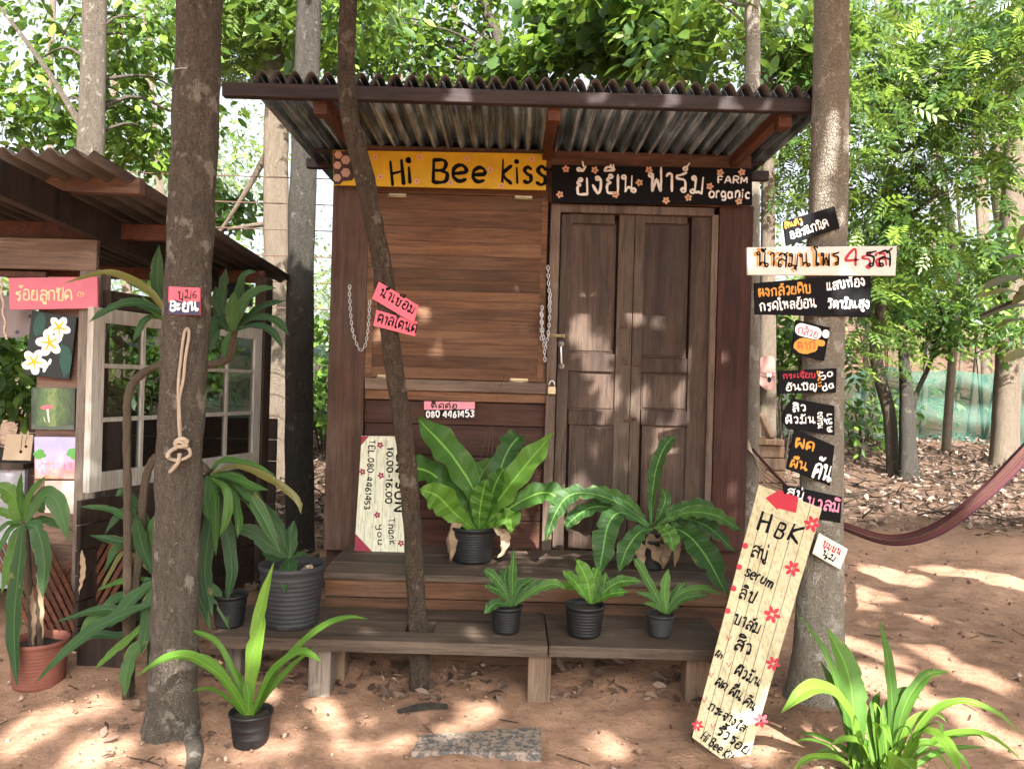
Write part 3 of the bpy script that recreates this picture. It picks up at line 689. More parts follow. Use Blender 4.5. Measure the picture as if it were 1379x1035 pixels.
# hatch
ys = [263, 283, 306, 326, 345, 363, 377, 392, 405, 416, 430, 445, 463, 480, 496, 511]
m = MB()
for a, b in zip(ys[:-1], ys[1:]): m.rbox(494, 735, a+.2, b-.2, D0+random.uniform(0, .0016), .02)
m.rbox(494, 503, 263, 511, D0-.004, .004); m.rbox(727, 735, 263, 511, D0-.004, .004)
for a, b in zip(ys[:-1], ys[1:]):
    for x in (499, 575, 655, 731):
        if random.random() < .8:
            p = W(x+random.uniform(-2, 2), (a+b)/2+random.uniform(-2, 2)+(x-613)*.028, D0-.0052 if x in (499, 731) else D0-.0006); m.lathe([(0, -.0031), (.0031, 0), (0, .0031)], p, 6, 1)
h_o = m.build('hatch', [M['plank'], M['rust']], k_o, .0009)
for x, y in ((535, 265), (705, 268), (520, 509), (699, 514)):
    m = MB(); p = W(x, y, D0-.012); m.tube([p+Vector((-.055, 0, 0)), p+Vector((.055, 0, 0))], .006, 8); m.box(p.x-.05, p.x+.05, D0-.0062, D0-.0042, p.z, p.z+.02); m.build('hinge', M['brass'], h_o)
m = MB(); m.rbox(491, 737, 512, 527, D0-.02, .03); m.build('sill_board', M['greyx'], k_o, .003)
m = MB(); m.rbox(491, 737, 527.5, 540, D0+.004, .03, rnd=.95); m.build('lower_rail', M['plank'], k_o, .003)
m = MB(); m.rbox(736, 749, 258, 741, D0-.03, .07); m.rbox(953, 962, 289, 741, D0-.02, .07); m.rbox(749, 962, 277, 288, D0-.025, .07); m.build('door_frame', M['jamb'], k_o, .003)
def door(xs, sl, sr, rows, greyL):
    m = MB(); x0, x1 = xs; D = D0+.004
    m.rbox(x0, sl, 288.5, 739, D, .03, 1 if greyL else 0); m.rbox(sr, x1, 288.5, 739, D, .03, 0 if greyL else 1)
    for a, b in rows: m.rbox(sl+.2, sr-.2, a, b, D+.001, .028)
    for (a, b), (c, d) in zip(rows[:-1], rows[1:]):
        m.rbox(sl, sr, b, c, D+.017, .008)
        m.rbox(sl+3, sr-3, b+3.5, c-3.5, D+.0115, .007)
    return m.build('door', [M['door'], M['doorgrey']], k_o, .0025)
d1 = door((750, 849), 765, 828, ((288.5, 301), (476, 500), (553, 572), (716, 739)), False)
d2 = door((849.8, 952.5), 863, 926, ((288.5, 301), (482, 502), (553, 573), (716, 739)), True)
m = MB(); a, b = W(755, 463, D0-.0), W(755.5, 493, D0)
m.tube([a+Vector((0, .006, 0)), a+Vector((0, -.03, -.006)), a+Vector((0, -.034, -.02)), b+Vector((0, -.034, .02)), b+Vector((0, -.03, .006)), b+Vector((0, .006, 0))], .0065, 8)
for p in (a, b): m.lathe([(0, 0), (.017, 0), (.017, .004)], p+Vector((0, -.002, 0)), 12); m.tube([p+Vector((0, .006, 0)), p+Vector((0, -.004, 0))], .02, 14)
m.build('handle', M['silver'], d1)
for x, y, o in ((839, 440, d1), (842, 488, d1), (857, 490, d2), (845, 566, d1), (853, 563, d2), (858, 442, d2)):
    m = MB(); p = W(x, y, D0+.002)
    for q in range(4): m.tube([p+Vector((random.uniform(-.018, .018), .003, random.uniform(-.012, .012)))+Vector((0, q*.0001, 0)), p+Vector((random.uniform(-.018, .018), -.006, random.uniform(-.012, .012)))], .004, 6)
    m.box(p.x-.02, p.x+.02, D0-.001, D0+.0035, p.z-.009, p.z+.009); m.build('latch', M['rust'], o)
m = MB(); p = W(752, 452, D0-.03); m.box(p.x-.06, p.x+.035, p.y-.006, p.y+.003, p.z-.008, p.z+.008); m.tube([p+Vector((-.05, -.012, 0)), p+Vector((.03, -.012, 0))], .006, 8); m.build('bolt', M['brass'], k_o)
# roof
def corrugated(x0, x1, y0, y1, z0, z1, pitch, amp, ny=10, rnd_=False):
    nx = int((x1-x0)/pitch*12); xs = np.linspace(x0, x1, nx); ysn = np.linspace(y0, y1, ny); th = .004
    mb = MB(); vs = []
    for o in (0, th):
        for i, y in enumerate(ysn):
            for x in xs: vs.append((x, y, z0+(z1-z0)*i/(ny-1)+amp*(2*abs(math.sin(math.pi*x/pitch))**.75-1 if rnd_ else math.sin(2*math.pi*x/pitch))+o+.002*math.sin(3*x+2*y)))
    fs = []; n = ny*nx
    for i in range(ny-1):
        for j in range(nx-1):
            a = i*nx+j; fs.append((a, a+nx, a+nx+1, a+1)); a += n; fs.append((a, a+1, a+nx+1, a+nx))
    for j in range(nx-1): fs.append((j, j+1, n+j+1, n+j)); a = (ny-1)*nx+j; fs.append((a, n+a, n+a+1, a+1))
    mb.add(vs, fs, 0, .5, True); return mb
RX0, RX1 = -1.235, 1.467
mb = corrugated(RX0, RX1, 3.53, 6.5, 2.712, 2.70, .076, .028); mb.build('roof_sheet', M['tin'], k_o)
mb = corrugated(RX0-.012, RX1+.012, 3.495, 3.68, 2.722, 2.719, .076, .032, 4, True); mb.build('eaves_sheet', M['cement'], k_o)
m = MB(); m.rbox(298, 1100, 121, 140, 3.48, .045); m.build('fascia_board', M['fascia'], k_o, .006)
for X in (-.915, .16, 1.22):
    m = MB(); m.box(X-.025, X+.025, 3.53, 5.9, 2.625, 2.682); m.box(X-.03, X+.03, 3.531, 3.60, 2.575, 2.625); m.build('rafter', M['rafter'], k_o, .004)
for y in (4.42, 5.4): 
    m = MB(); m.box(RX0+.05, RX1-.05, y, y+.04, 2.665, 2.681); m.build('batten', M['fascia'], k_o, .003)
for X in (-.42, .22, .62): m = MB(); m.box(X-.025, X+.025, D0-.06, D0-.01, W(745, 202, D0-.05).z+.001, 2.69); m.build('spacer_block', M['rafter'], k_o, .003)
# deck
xa, xb = W(432, 777, 3.74).x, W(990, 795, 3.74).x
m = MB(); dd = [3.74, 3.955, 4.17, 4.398]
for a, b in zip(dd[:-1], dd[1:]): m.box(xa, xb, a, b-.005, DECK-.035, DECK+random.uniform(-.002, .002))
m.build('porch_deck', M['deck'], k_o, .004)
m = MB(); m.box(xa+.015, xb-.01, 3.765, 3.79, BEN+.045, DECK-.036); m.box(xa+.015, xb-.01, 3.768, 3.79, -.03, BEN+.04, rnd=.1); m.box(xa+.01, xa+.03, 3.80, 4.38, -.03, DECK-.036); m.box(xb-.03, xb-.012, 3.80, 4.38, -.03, DECK-.036)
m.build('riser_board', M['riser'], k_o, .003)
m = MB(); chain(m, [W(x, y, D0-.03) for x, y in ((471, 384), (471, 402), (474, 440), (480, 462), (486, 471), (492, 464), (496, 440), (498, 405))]); tag(m.build('hanging_chain', M['silver']), 'steel chain looped in a U on the corner post left of the hatch', 'chain')
m = MB()
for pth in (((738, 358), (738.5, 380), (740, 400), (739, 420)), ((730, 412), (730, 435), (732, 455), (734, 486)), ((741, 395), (740, 425), (738, 450), (734, 470)), ((729, 420), (729, 458))): chain(m, [W(x, y, D0-.045) for x, y in pth])
tag(m.build('hanging_chain', M['silver']), 'tangled steel chain hanging on the grey jamb beside the door bolt', 'chain')
pl_o = thing('padlock', 'small steel padlock hanging on the grey door jamb below the handle', 'padlock', W(743, 532, D0-.045))
m = MB(); p = W(743, 524, D0-.05); m.box(p.x-.024, p.x+.024, p.y-.011, p.y+.011, p.z-.03, p.z+.018); m.build('lock_body', M['brass'], pl_o, .005)
m = MB(); m.tube([p+Vector((.016*math.cos(q), 0, .018+.03*math.sin(q))) for q in [math.pi*k/8 for k in range(9)]], .0045, 8); m.build('shackle', M['silver'], pl_o)

# ------------------------------------------------------------------ bench in front
b_o = thing('step_bench', 'low weathered plank bench in front of the kiosk with a square hole for a tree', 'bench', (W(640, 900, 3.5).x, 3.5, 0))
m = MB(); BF, BB = 3.27, 3.745; xl, xr = W(284, 858, BF).x, W(737.5, 870, BF).x
hx0, hx1, hy0, hy1 = W(547, 840, 3.46).x, W(586, 840, 3.46).x, 3.40, 3.55
T0, T1 = BEN-.05, BEN
m.box(xl, xr, BF, hy0, T0, T1, rnd=.55); m.box(xl, hx0, hy0, hy1, T0, T1, rnd=.5); m.box(hx1, xr, hy0, hy1, T0, T1, rnd=.5); m.box(xl, xr, hy1, BB, T0, T1, rnd=.42)
m.build('seat_plank', M['deck'], b_o)
m = MB(); m.box(xr+.006, W(990, 880, BF).x, BF+.006, BB, T0-.002, T1-.003, rnd=.3); m.build('seat_plank', M['deck'], b_o, .005)
def leg(xa, xb, y0, y1, z0, m_):
    q = MB(); q.box(xa, xb, y0, y1, z0, T0-.001); q.build('leg', m_, b_o, .006)
leg(W(415, 900, 3.31).x, W(445, 900, 3.31).x, 3.31, 3.42, -.03, M['grey']); leg(W(442, 880, 3.45).x, W(464, 880, 3.45).x, 3.46, 3.55, -.03, M['leg'])
leg(W(711, 900, 3.31).x, W(742, 900, 3.31).x, 3.31, 3.43, -.03, M['leg']); leg(W(300, 900, 3.4).x, W(322, 900, 3.4).x, 3.42, 3.52, -.03, M['grey']); leg(W(925, 900, 3.35).x, W(955, 900, 3.35).x, 3.36, 3.47, -.03, M['leg'])

# ------------------------------------------------------------------ trees that stand close
def pxs(pts): return [W(x, y, d) for x, y, d in pts]
def tree(name, label, pts, rads, mat, cat='tree', group=None, n=18, seg=.07, amp=.07, freq=6, flare=0):
    base = Vector(pts[0]); o = thing(name, label, cat, (base.x, base.y, g1(base.x, base.y)), group)
    trunk(pts, rads, n, seg, amp, freq, flare).build('trunk', mat, o); return o
ftrees = {}
bL = G(228, 985)
pts = [W(228, 1015, bL.y), W(231, 940, bL.y), W(236, 800, bL.y), W(243, 600, bL.y), W(252, 400, bL.y-.02), W(264, 150, bL.y-.05), W(269, 0, bL.y-.08), W(275, -300, bL.y-.15), Vector((-1.25, 2.75, 4.4)), Vector((-1.2, 2.7, 6.3))]
t = tree('rough_bark_tree', 'dark rough barked tree trunk with a rope tied to it, left foreground', pts, [.102, .086, .083, .084, .083, .082, .079, .077, .065, .04], M['bark_l'], n=36, seg=.022, amp=.085, freq=13, flare=.34); ftrees['L'] = t
for ps, r in (([(250, 972), (262, 1003), (259, 1032), (252, 1080)], (.035, .034, .026, .016)),):
    P = []
    for x, y in ps: q = G(x, y+8); P.append(q+Vector((0, 0, -.004)))
    trunk(P, r, 10, .04, .12, 20).build('root', M['bark_l'], t)
mb = MB(); c = [W(264, 103, bL.y-.05)]; c = c[0]; mb.tube([c+Vector((.086*math.cos(q), .086*math.sin(q), .004*math.sin(q))) for q in [2*math.pi*k/24 for k in range(25)]], .0018, 6, cap=False); tag(mb.build('tied_wire', M['silver']), 'thin pale wire ring tied high around the dark left foreground trunk', 'wire')
pts = pxs([(566, 945, 3.46), (564, 870, 3.465), (561, 810, 3.46), (556, 720, 3.42), (550, 640, 3.39), (541, 560, 3.36), (531, 500, 3.34), (524, 440, 3.32), (515, 360, 3.30), (503, 300, 3.29), (490, 235, 3.27), (472, 165, 3.25), (466, 95, 3.24), (469, 0, 3.24), (474, -150, 3.2)])+[Vector((-.62, 2.9, 5.2)), Vector((-.55, 2.7, 6.0))]
t = tree('crooked_tree', 'slender crooked tree growing up through the bench in front of the hatch', pts, [.050, .045, .042, .040, .040, .040, .040, .040, .040, .040, .041, .039, .036, .036, .034, .03, .02], M['bark_thin'], n=22, seg=.02, amp=.10, freq=24); ftrees['T'] = t
bR = G(1102, 935)
pts = [W(1100, 955, bR.y), W(1103, 860, bR.y), W(1106, 700, bR.y), W(1108, 550, bR.y), W(1110, 420, bR.y), W(1116, 250, bR.y), W(1119, 100, bR.y), W(1120, 0, bR.y), W(1126, -250, bR.y), Vector((1.55, 3.4, 4.6)), Vector((1.6, 3.3, 6.5))]
k = bR.y/1036
t = tree('sign_tree', 'pale grey lichen spotted tree trunk carrying the stack of painted signs', pts, [40*k, 32*k, 28*k, 27*k, 26*k, 24.5*k, 23*k, 22.5*k, 21*k, .06, .035], M['bark_r'], n=24, seg=.045, amp=.05, freq=8, flare=.25); ftrees['R'] = t

# canopy: leaves overhead shade the place; gaps lie along the sun rays that reach the lit patches
PATCH = [(W(781, 445, D0), .05), (W(792, 470, D0), .05), (W(800, 497, D0), .035), (W(824, 538, D0), .05), (W(812, 512, D0), .045), (W(857, 425, D0), .04), (W(893, 430, D0), .04), (W(935, 482, D0), .06), (W(944, 510, D0), .045), (W(922, 530, D0), .05), (W(925, 550, D0), .05),
         (W(900, 590, D0), .075), (W(862, 545, D0), .05), (W(866, 520, D0), .03), (W(948, 570, D0), .04), (W(815, 475, D0), .03), (W(792, 405, D0), .02), (W(962, 430, D0), .03), (W(968, 480, D0), .035), (W(570, 412, D0), .05), (W(596, 470, D0), .035), (W(948, 655, D0), .05), (W(508, 450, D0), .03), (W(975, 660, D0), .04), (W(780, 650, D0), .03)]
PATCH = [(p, r*1.1) for p, r in PATCH]
for x, y, r in ((640, 960, .17), (600, 985, .08), (475, 1010, .12), (540, 1005, .08), (822, 1008, .10), (60, 975, .22), (140, 950, .14), (130, 1010, .2), (20, 1000, .16), (450, 970, .1), (1010, 940, .05), (1200, 775, .28), (1165, 800, .2), (1270, 770, .2), (1330, 700, .2), (1240, 830, .12), (1150, 870, .15), (1190, 920, .25), (1260, 880, .14), (1315, 910, .16), (1200, 890, .1), (1350, 1000, .16), (1300, 960, .12), (1345, 780, .25), (1190, 985, .1), (1160, 690, .25), (1230, 690, .2), (90, 880, .06), (410, 665, .3), (300, 890, .08)):
    PATCH.append((G(x, y), r*(.5 if x < 700 else .7)))
PATCH += [(W(500, 852, 3.4), .04), (W(635, 850, 3.4), .05), (W(1195, 960, 2.65), .16), (W(1280, 960, 2.6), .14), (W(1090, 940, 2.6), .10), (W(1130, 890, 2.65), .07), (W(1350, 640, 3.95), .12), (W(440, 860, 2.8), .06), (W(355, 850, 2.8), .06), (W(230, 895, 2.8), .05)]
PP = np.array([list(p) for p, r in PATCH]); PR = np.array([r for p, r in PATCH]); SV = np.array(SUN)
def open_gaps(pos, grow=.026):
    k = np.ones(len(pos), bool)
    for p, r in zip(PP, PR):
        v = pos-p; a = v@SV; d = np.linalg.norm(v-a[:, None]*SV, axis=1); k &= ~((d < r+grow) & (a > .8))
    return k
def shade_center(px, py, d, h):
    p = W(px, py, d); return p+SUN*((h-p.z)/SUN.z)
def in_view(pos):
    'true where the picture can see the point (a margin added)'
    dx = pos[:, 0]; dy = np.maximum(pos[:, 1], .01); return (pos[:, 1] > .3) & (np.abs(dx/dy) < .76) & (np.abs((pos[:, 2]-CAMZ)/dy) < .60)
def keep_c(pos): return open_gaps(pos) & ~in_view(pos)
# clumps of leaves set where they shade the yard: each lies up the sun's ray from a spot on the ground
CLUMP = []
for _ in range(390):
    gx, gy = rng.uniform(-3.8, 5.4), rng.uniform(1.6, 7.4); hh = rng.uniform(4.2, 5.9)
    CLUMP.append(np.array((gx, gy, .6))+SV*((hh-.6)/SV[2]))
TOPS = {'L': Vector((-1.22, 2.72, 4.6)), 'T': Vector((-.6, 2.85, 5.2)), 'R': Vector((1.57, 3.35, 4.7))}
def canopy(key, cs, n, size):
    cl = [(c, (q, q, q*.5)) for c in cs for q in [rng.uniform(.32, .6)]]
    V, F, r_ = leaves(cl, n, size, OVATE, keep=keep_c); np_mesh('crown', V, F, r_, M['lf_canopy'], ftrees[key])
    for c in cs[::9]:
        c = Vector(c); tp = TOPS[key]; mid = tp.lerp(c, .5)+Vector((0, 0, .25)); trunk([tp, mid, c], [.03, .018, .006], 7, .14, .05).build('branch', M['bark_l'], ftrees[key])
grp = {'L': [], 'T': [], 'R': []}
for c in CLUMP: grp['L' if c[0] < -.3 else 'T' if c[0] < 2.4 else 'R'].append(c)
for key in grp: canopy(key, grp[key], 270*len(grp[key]), .135)
# ------------------------------------------------------------------ signs
# the long yellow sign
o, P = board('painted_sign', 'long yellow signboard reading Hi Bee kiss above the closed hatch', 'sign', [(448, 202), (736, 207), (735, 256), (449, 249)], D0-.072, .018, M['yellow'])
m = MB()
for a, b, c, d, e, h, w_ in (('Hi', 526, 248, 556, 247, 31, 6.2), ('Bee', 580, 245.5, 657, 245, 29, 5.0), ('kiss', 674, 247, 735, 247, 33, 4.8)): write(m, P, a, b, c, d, e, h, w_)
m.build('lettering', M['ink'], o)
m = MB()
for x, y in ((505, 212), (565, 212), (629, 214), (716, 214), (660, 229), (512, 238), (561, 244), (607, 246), (675, 250)): flower(m, P, x, y, 4.6, 0, 1)
m.build('flower_pattern', [M['peach'], M['darkred']], o)
m = MB(); area(m, P, [(448.6, 203), (471, 203.5), (474, 224), (478, 238), (474, 243), (462, 244), (458, 248.4), (449.5, 248)], 0)
def hexa(x, y, r, mt): area(m, P, [(x+r*math.cos(a), y+r*math.sin(a)) for a in [math.pi*k/3+.1 for k in range(6)]], mt)
for x, y in ((455.5, 208.5), (465.5, 215.5), (454.5, 222.5), (465.5, 232.5), (454, 239.5)): hexa(x, y, 6.6 if x > 460 else 5.6, 1)
m.build('honeycomb_motif', [M['umber'], M['comb']], o)
# the black sign over the door
o, P = board('painted_sign', 'black signboard with white Thai lettering and FARM organic over the double doors', 'sign', [(743, 222), (1013, 227), (1013, 276), (743, 273)], D0-.068, .016, M['black'])
m = MB()
write(m, P, 'ยั่งยืน', 776, 262, 858, 258, 24, 3.3); write(m, P, 'ฟาร์ม', 873, 258, 950, 259, 25, 3.2)
write(m, P, 'FARM', 966, 246.5, 1008, 247, 8.5, 2.1); write(m, P, 'organic', 954, 266, 1010, 267, 12.5, 2.4); m.build('lettering', M['white'], o)
m = MB()
for x, y in ((762, 227.6), (801, 229), (874, 229), (861, 246), (754, 262), (829, 262), (897, 270), (927, 266), (970, 232.5), (999, 232), (956, 251), (995, 271)): flower(m, P, x, y, 5.2, 0)
m.build('flower_pattern', M['peach'], o)
# pink boards on the crooked tree
g = 'pink boards nailed to the crooked tree'
o, P = board('painted_sign', 'upper of two pink boards tilted on the crooked tree, black Thai writing', 'sign', [(510, 379), (563.5, 411), (557, 435), (501, 402)], 3.262, .012, M['pink'], g)
m = MB(); write(m, P, 'น้ำเชื่อม', 510, 397, 556.5, 424, 10.5, 1.9); m.build('lettering', M['ink'], o)
o, P = board('painted_sign', 'lower of two pink boards on the crooked tree, tilted less than the other', 'sign', [(507, 417), (562, 433), (559, 453), (502.5, 438.5)], 3.272, .012, M['pink'], g)
m = MB(); write(m, P, 'ตาลโตนด', 507, 434, 560, 448, 11.5, 1.9); m.build('lettering', M['ink'], o)
# contact sign
o, P = board('painted_sign', 'small pink and black sign with phone number 080 4461453 below the hatch', 'sign', [(571, 540), (639.5, 541), (639.5, 563.5), (571, 562.5)], D0-.006, .01, M['palepink'])
m = MB(); area(m, P, [(571.2, 551.6), (605, 551.2), (639.3, 550.4), (639.3, 563.2), (571.2, 562.3)], 0, .0006); m.build('painted_band', M['black'], o)
m = MB(); write(m, P, 'ติดต่อ', 581, 549.6, 616, 550, 6.6, 1.7); m.build('lettering', M['umber'], o)
m = MB(); write(m, P, '080 4461453', 574, 561.5, 638, 561, 8.6, 1.9); m.build('lettering', M['white'], o)
# white board leaning sideways on the deck
o, P = board('opening_hours_board', 'cream slatted board standing on its end on the deck with sideways opening hours', 'sign', [(487, 586.5), (553, 587.5), (547, 745), (477, 744)], [4.33, 4.33, 4.21, 4.21], .012, M['slatwhite'])
m = MB(); area(m, P, [(487.2, 586.8), (497, 587), (485.8, 600)], 0, .0005); area(m, P, [(478.6, 718), (503, 744), (477.3, 743.6)], 0, .0005); m.build('painted_corner', M['darkred'], o)
m = MB()
write(m, P, 'TEL.080-4461453', 497.5, 592, 490.5, 686, 7.6, 1.5); write(m, P, '10.00-16.00', 521.5, 602, 519, 678, 8.2, 1.9); write(m, P, 'MON-SUN', 534.5, 593, 532, 688, 11, 2.6)
write(m, P, 'Thank', 521.5, 697, 525, 734, 9, 1.5); write(m, P, 'you', 508.5, 706, 508.5, 734, 8, 1.4); m.build('lettering', M['ink'], o)
m = MB()
for x, y in ((512, 599), (488, 635), (513, 640), (508, 693), (540, 731)): flower(m, P, x, y, 4.6, 0)
m.build('flower_pattern', M['darkred'], o)
m = MB()
for f in (.17, .33, .5, .66, .83): area(m, P, [(487+66*f, 587.6), (487.4+66*f, 587.6), (477.4+70*f, 743.6), (477+70*f, 743.6)], 0, .0004)
m.build('slat_joints', M['greyx'], o)
# sign on the left foreground trunk
dT = bL.y-.107
o, P = board('painted_sign', 'small red and navy board nailed to the dark left foreground trunk', 'sign', [(227, 385.5), (269, 387.5), (269, 424), (226, 423)], dT, .012, M['pink'])
m = MB(); area(m, P, [(226.6, 407.5), (236, 403), (244, 406), (269, 406), (268.8, 423.8), (226.3, 422.8)], 0, .0005); m.build('painted_band', M['navy'], o)
m = MB(); write(m, P, 'ขุม๖', 239, 402, 266, 402, 11, 1.9); m.build('lettering', M['umber'], o)
m = MB(); write(m, P, 'Bะยน', 228, 418, 266, 418.5, 11.5, 2.9); m.build('lettering', M['white'], o)
# the stack on the right trunk
g = 'painted boards stacked up the pale trunk'
dS = bR.y-.098
o, P = board('painted_sign', 'topmost black board on the pale trunk, tilted up to the right', 'sign', [(1055, 298), (1124, 277.5), (1131, 307), (1059, 331)], dS, .012, M['black'], g)
m = MB(); write(m, P, 'สินค้า', 1057, 308, 1081, 301, 6.5, 1.5); m.build('lettering', M['orange'], o)
m = MB(); write(m, P, 'ออร์แกนิค', 1065, 321.5, 1117, 305, 10, 1.7); m.build('lettering', M['white'], o)
o, P = board('painted_sign', 'wide whitewashed board on the pale trunk with a red number 4', 'sign', [(1006, 333), (1208, 331), (1206, 371), (1007, 370)], dS-.012, .018, M['offwhite'], g)
m = MB(); write(m, P, 'น้ำสมุนไพร', 1018, 359, 1131, 357.5, 18, 2.6, dx=-2.2, dy=.3); m.build('lettering', M['orange'], o)
m = MB(); write(m, P, '4', 1137, 357, 1158, 357, 22, 3.4); write(m, P, 'รส', 1163, 360, 1200, 358, 20, 3, dx=-1.8, dy=.6); m.build('lettering', M['red'], o)
m = MB(); write(m, P, 'น้ำสมุนไพร', 1019, 359, 1132, 357.5, 18, 2.3); write(m, P, 'รส', 1164, 359, 1200, 358, 20, 2.6); m.build('lettering', M['ink'], o)
o, P = board('painted_sign', 'wide black board with yellow and white writing under the whitewashed board', 'sign', [(1016, 381), (1173, 368), (1173, 427), (1017, 423)], dS+.001, .014, M['black'], g)
m = MB(); write(m, P, 'ผงกล้วยดิบ', 1022, 399.5, 1092, 394, 11, 2.1); m.build('lettering', M['orange'], o)
m = MB(); write(m, P, 'กรดไหลย้อน', 1024, 418.5, 1099, 413.5, 11, 2.0); write(m, P, 'แสบท้อง', 1113, 391, 1166, 383.5, 10.5, 2.0); write(m, P, 'วิตามินสูง', 1114, 415.5, 1171, 414, 10.5, 2.0); m.build('lettering', M['white'], o)
o, P = board('painted_sign', 'small black board with a white and a yellow bottle painted on it', 'sign', [(1072, 430), (1118, 441), (1110, 486), (1066, 475)], dS, .012, M['black'], g)
m = MB(); m_ = lambda pts, k: area(m, P, pts, k)
def capsule(x0, y0, x1, y1, r, mt):
    a = math.atan2(y1-y0, x1-x0); area(m, P, [(x0+r*math.cos(a+q), y0+r*math.sin(a+q)) for q in [math.pi/2+math.pi*k/9 for k in range(10)]]+[(x1+r*math.cos(a+q), y1+r*math.sin(a+q)) for q in [-math.pi/2+math.pi*k/9 for k in range(10)]], mt)
capsule(1079, 443.5, 1098, 448.5, 8.5, 0); dot(m, P, 1112, 449.5, 5, 0, 12, 6); dot(m, P, 1085, 465.5, 16.5, 1, 18, 10.5, .06); capsule(1101, 461, 1107, 462, 4.2, 1)
m.build('bottle_motif', [M['white'], M['orange']], o)
m = MB(); write(m, P, 'กล้วย', 1074, 449, 1101, 455, 8.5, 1.6); m.build('lettering', M['pink'], o)
m = MB(); write(m, P, 'ตาก', 1074, 470, 1097, 471, 10, 1.9); m.build('lettering', M['burnt'], o)
o, P = board('painted_sign', 'small black board with red and white writing and the word So da', 'sign', [(1049, 499), (1127, 495.5), (1126, 528.5), (1048, 530)], dS+.001, .012, M['black'], g)
m = MB(); write(m, P, 'กระเจี๊ยบ', 1055, 509.5, 1098, 508, 6, 1.6); m.build('lettering', M['red'], o)
m = MB(); write(m, P, 'อันชัญ', 1058, 525.5, 1100, 524, 7.5, 1.7); write(m, P, 'So', 1106, 513, 1123, 504, 9.5, 1.8); write(m, P, 'da', 1108, 526, 1124, 521, 9, 1.8); m.build('lettering', M['white'], o)
m = MB(); write(m, P, 'มะนาว', 1100, 499, 1102, 521, 4.5, 1.1); m.build('lettering', M['orange'], o)
o, P = board('painted_sign', 'ragged edged black board with white writing, some of it turned sideways', 'sign', [(1067, 536), (1095, 541), (1124, 546.5), (1124, 586), (1090, 581), (1061, 577.5), (1054, 567), (1056, 553)], dS, .012, M['black'], g)
m = MB(); write(m, P, 'สิว', 1067, 554.5, 1087, 553, 8.5, 1.8); write(m, P, 'ผิวมัน', 1058, 570, 1098, 569.5, 8.5, 1.8); write(m, P, 'หมอง', 1108, 577, 1107, 554, 6, 1.3); write(m, P, 'คล้ำ', 1121, 581, 1120, 556, 7, 1.5); m.build('lettering', M['white'], o)
o, P = board('painted_sign', 'black square board, yellow writing at left and large white writing at right', 'sign', [(1071, 577), (1124, 600), (1118, 654), (1059, 631)], dS+.001, .012, M['black'], g)
m = MB(); write(m, P, 'ผด', 1070, 602, 1096, 608, 12, 2.5); write(m, P, 'ผื่น', 1063, 628, 1086, 634, 10, 2.0); m.build('lettering', M['orange'], o)
m = MB(); write(m, P, 'คัน', 1093, 642, 1117, 650, 20, 2.9); m.build('lettering', M['white'], o)
o, P = board('painted_sign', 'black board half hidden behind the top of the tall leaning board', 'sign', [(1055, 652), (1134, 669), (1132, 704), (1058, 690)], dS-.001, .012, M['black'], g)
m = MB(); write(m, P, 'สบู่', 1059, 667, 1082, 671, 10, 1.9); m.build('lettering', M['white'], o)
m = MB(); write(m, P, 'นวลมิ', 1086, 681, 1131, 690, 13, 2.4); m.build('lettering', M['lettpink'], o)
o, P = board('painted_sign', 'lowest small white board sticking out to the right of the leaning board', 'sign', [(1103, 717), (1142, 739), (1132, 767), (1094, 745)], dS-.026, .008, M['offwhite'], g)
m = MB(); write(m, P, 'ชุมชน', 1107, 734.5, 1131, 747, 7, 1.5); m.build('lettering', M['red'], o)
m = MB(); write(m, P, 'นุ่ม', 1106, 747, 1123, 756, 7.5, 1.6); m.build('lettering', M['ink'], o)
# the tall leaning board
cs = [((1022, 652), 3.36), ((1107, 684), 3.27), ((1003, 1044), 2.83), ((932, 992), 2.95)]
F = [W(*p, d) for p, d in cs]
n = (F[1]-F[0]).cross(F[3]-F[0]).normalized(); n = n if n.y < 0 else -n
F[2] = F[2]-n*((F[2]-F[0]).dot(n)); P = Plane(F[0], n)
m = MB(); m.slab(F, .004, 0, .5, -n)
e0, e1 = (F[1]-F[0]), (F[2]-F[3])
for f0 in (0.0, .93): 
    a = [F[0]+e0*f0-n*.0041, F[0]+e0*(f0+.07)-n*.0041, F[3]+e1*(f0+.07)-n*.0041, F[3]+e1*f0-n*.0041]; m.slab([Vector(q) for q in a], .028, 0, .7, -n)
for f0 in (.07,): m.slab([F[0].lerp(F[3], .02)+e0*.07-n*.0041, F[0].lerp(F[3], .02)+e0*.93-n*.0041, F[0].lerp(F[3], .07)+e0*.93-n*.0041, F[0].lerp(F[3], .07)+e0*.07-n*.0041], .02, 0, .6, -n)
o = m.build('leaning_board', M['slatpale'], bevel=.0012); tag(o, 'tall pale slatted board leaning on the pale trunk, red arrow and HBK on top', 'sign')
m = MB()
for f in (.165, .33, .5, .665, .835): 
    q0 = F[0].lerp(F[1], f); q1 = F[3].lerp(F[2], f); s_ = e0.normalized()*.0013
    a = F[0].lerp(F[3], .105 if f < .8 else .01).lerp(F[1].lerp(F[2], .105 if f < .8 else .01), f)
    m.poly([a-s_+n*.0005, a+s_+n*.0005, q1+s_+n*.0005, q1-s_+n*.0005], 0)
q0 = F[0].lerp(F[3], .105); q1 = F[1].lerp(F[2], .105); s_ = (F[3]-F[0]).normalized()*.001
q0 = q0.lerp(q1, .1); q1 = q0.lerp(q1, .80)
m.poly([q0-s_+n*.0006, q1-s_+n*.0006, q1+s_+n*.0006, q0+s_+n*.0006], 0)
m.build('slat_joints', M['grey'], o)
m = MB(); area(m, P, [(1031, 670), (1050, 659), (1058, 662.5), (1058, 663), (1075.5, 669), (1072, 690.5), (1048, 684), (1047, 686.5)][:], 0)
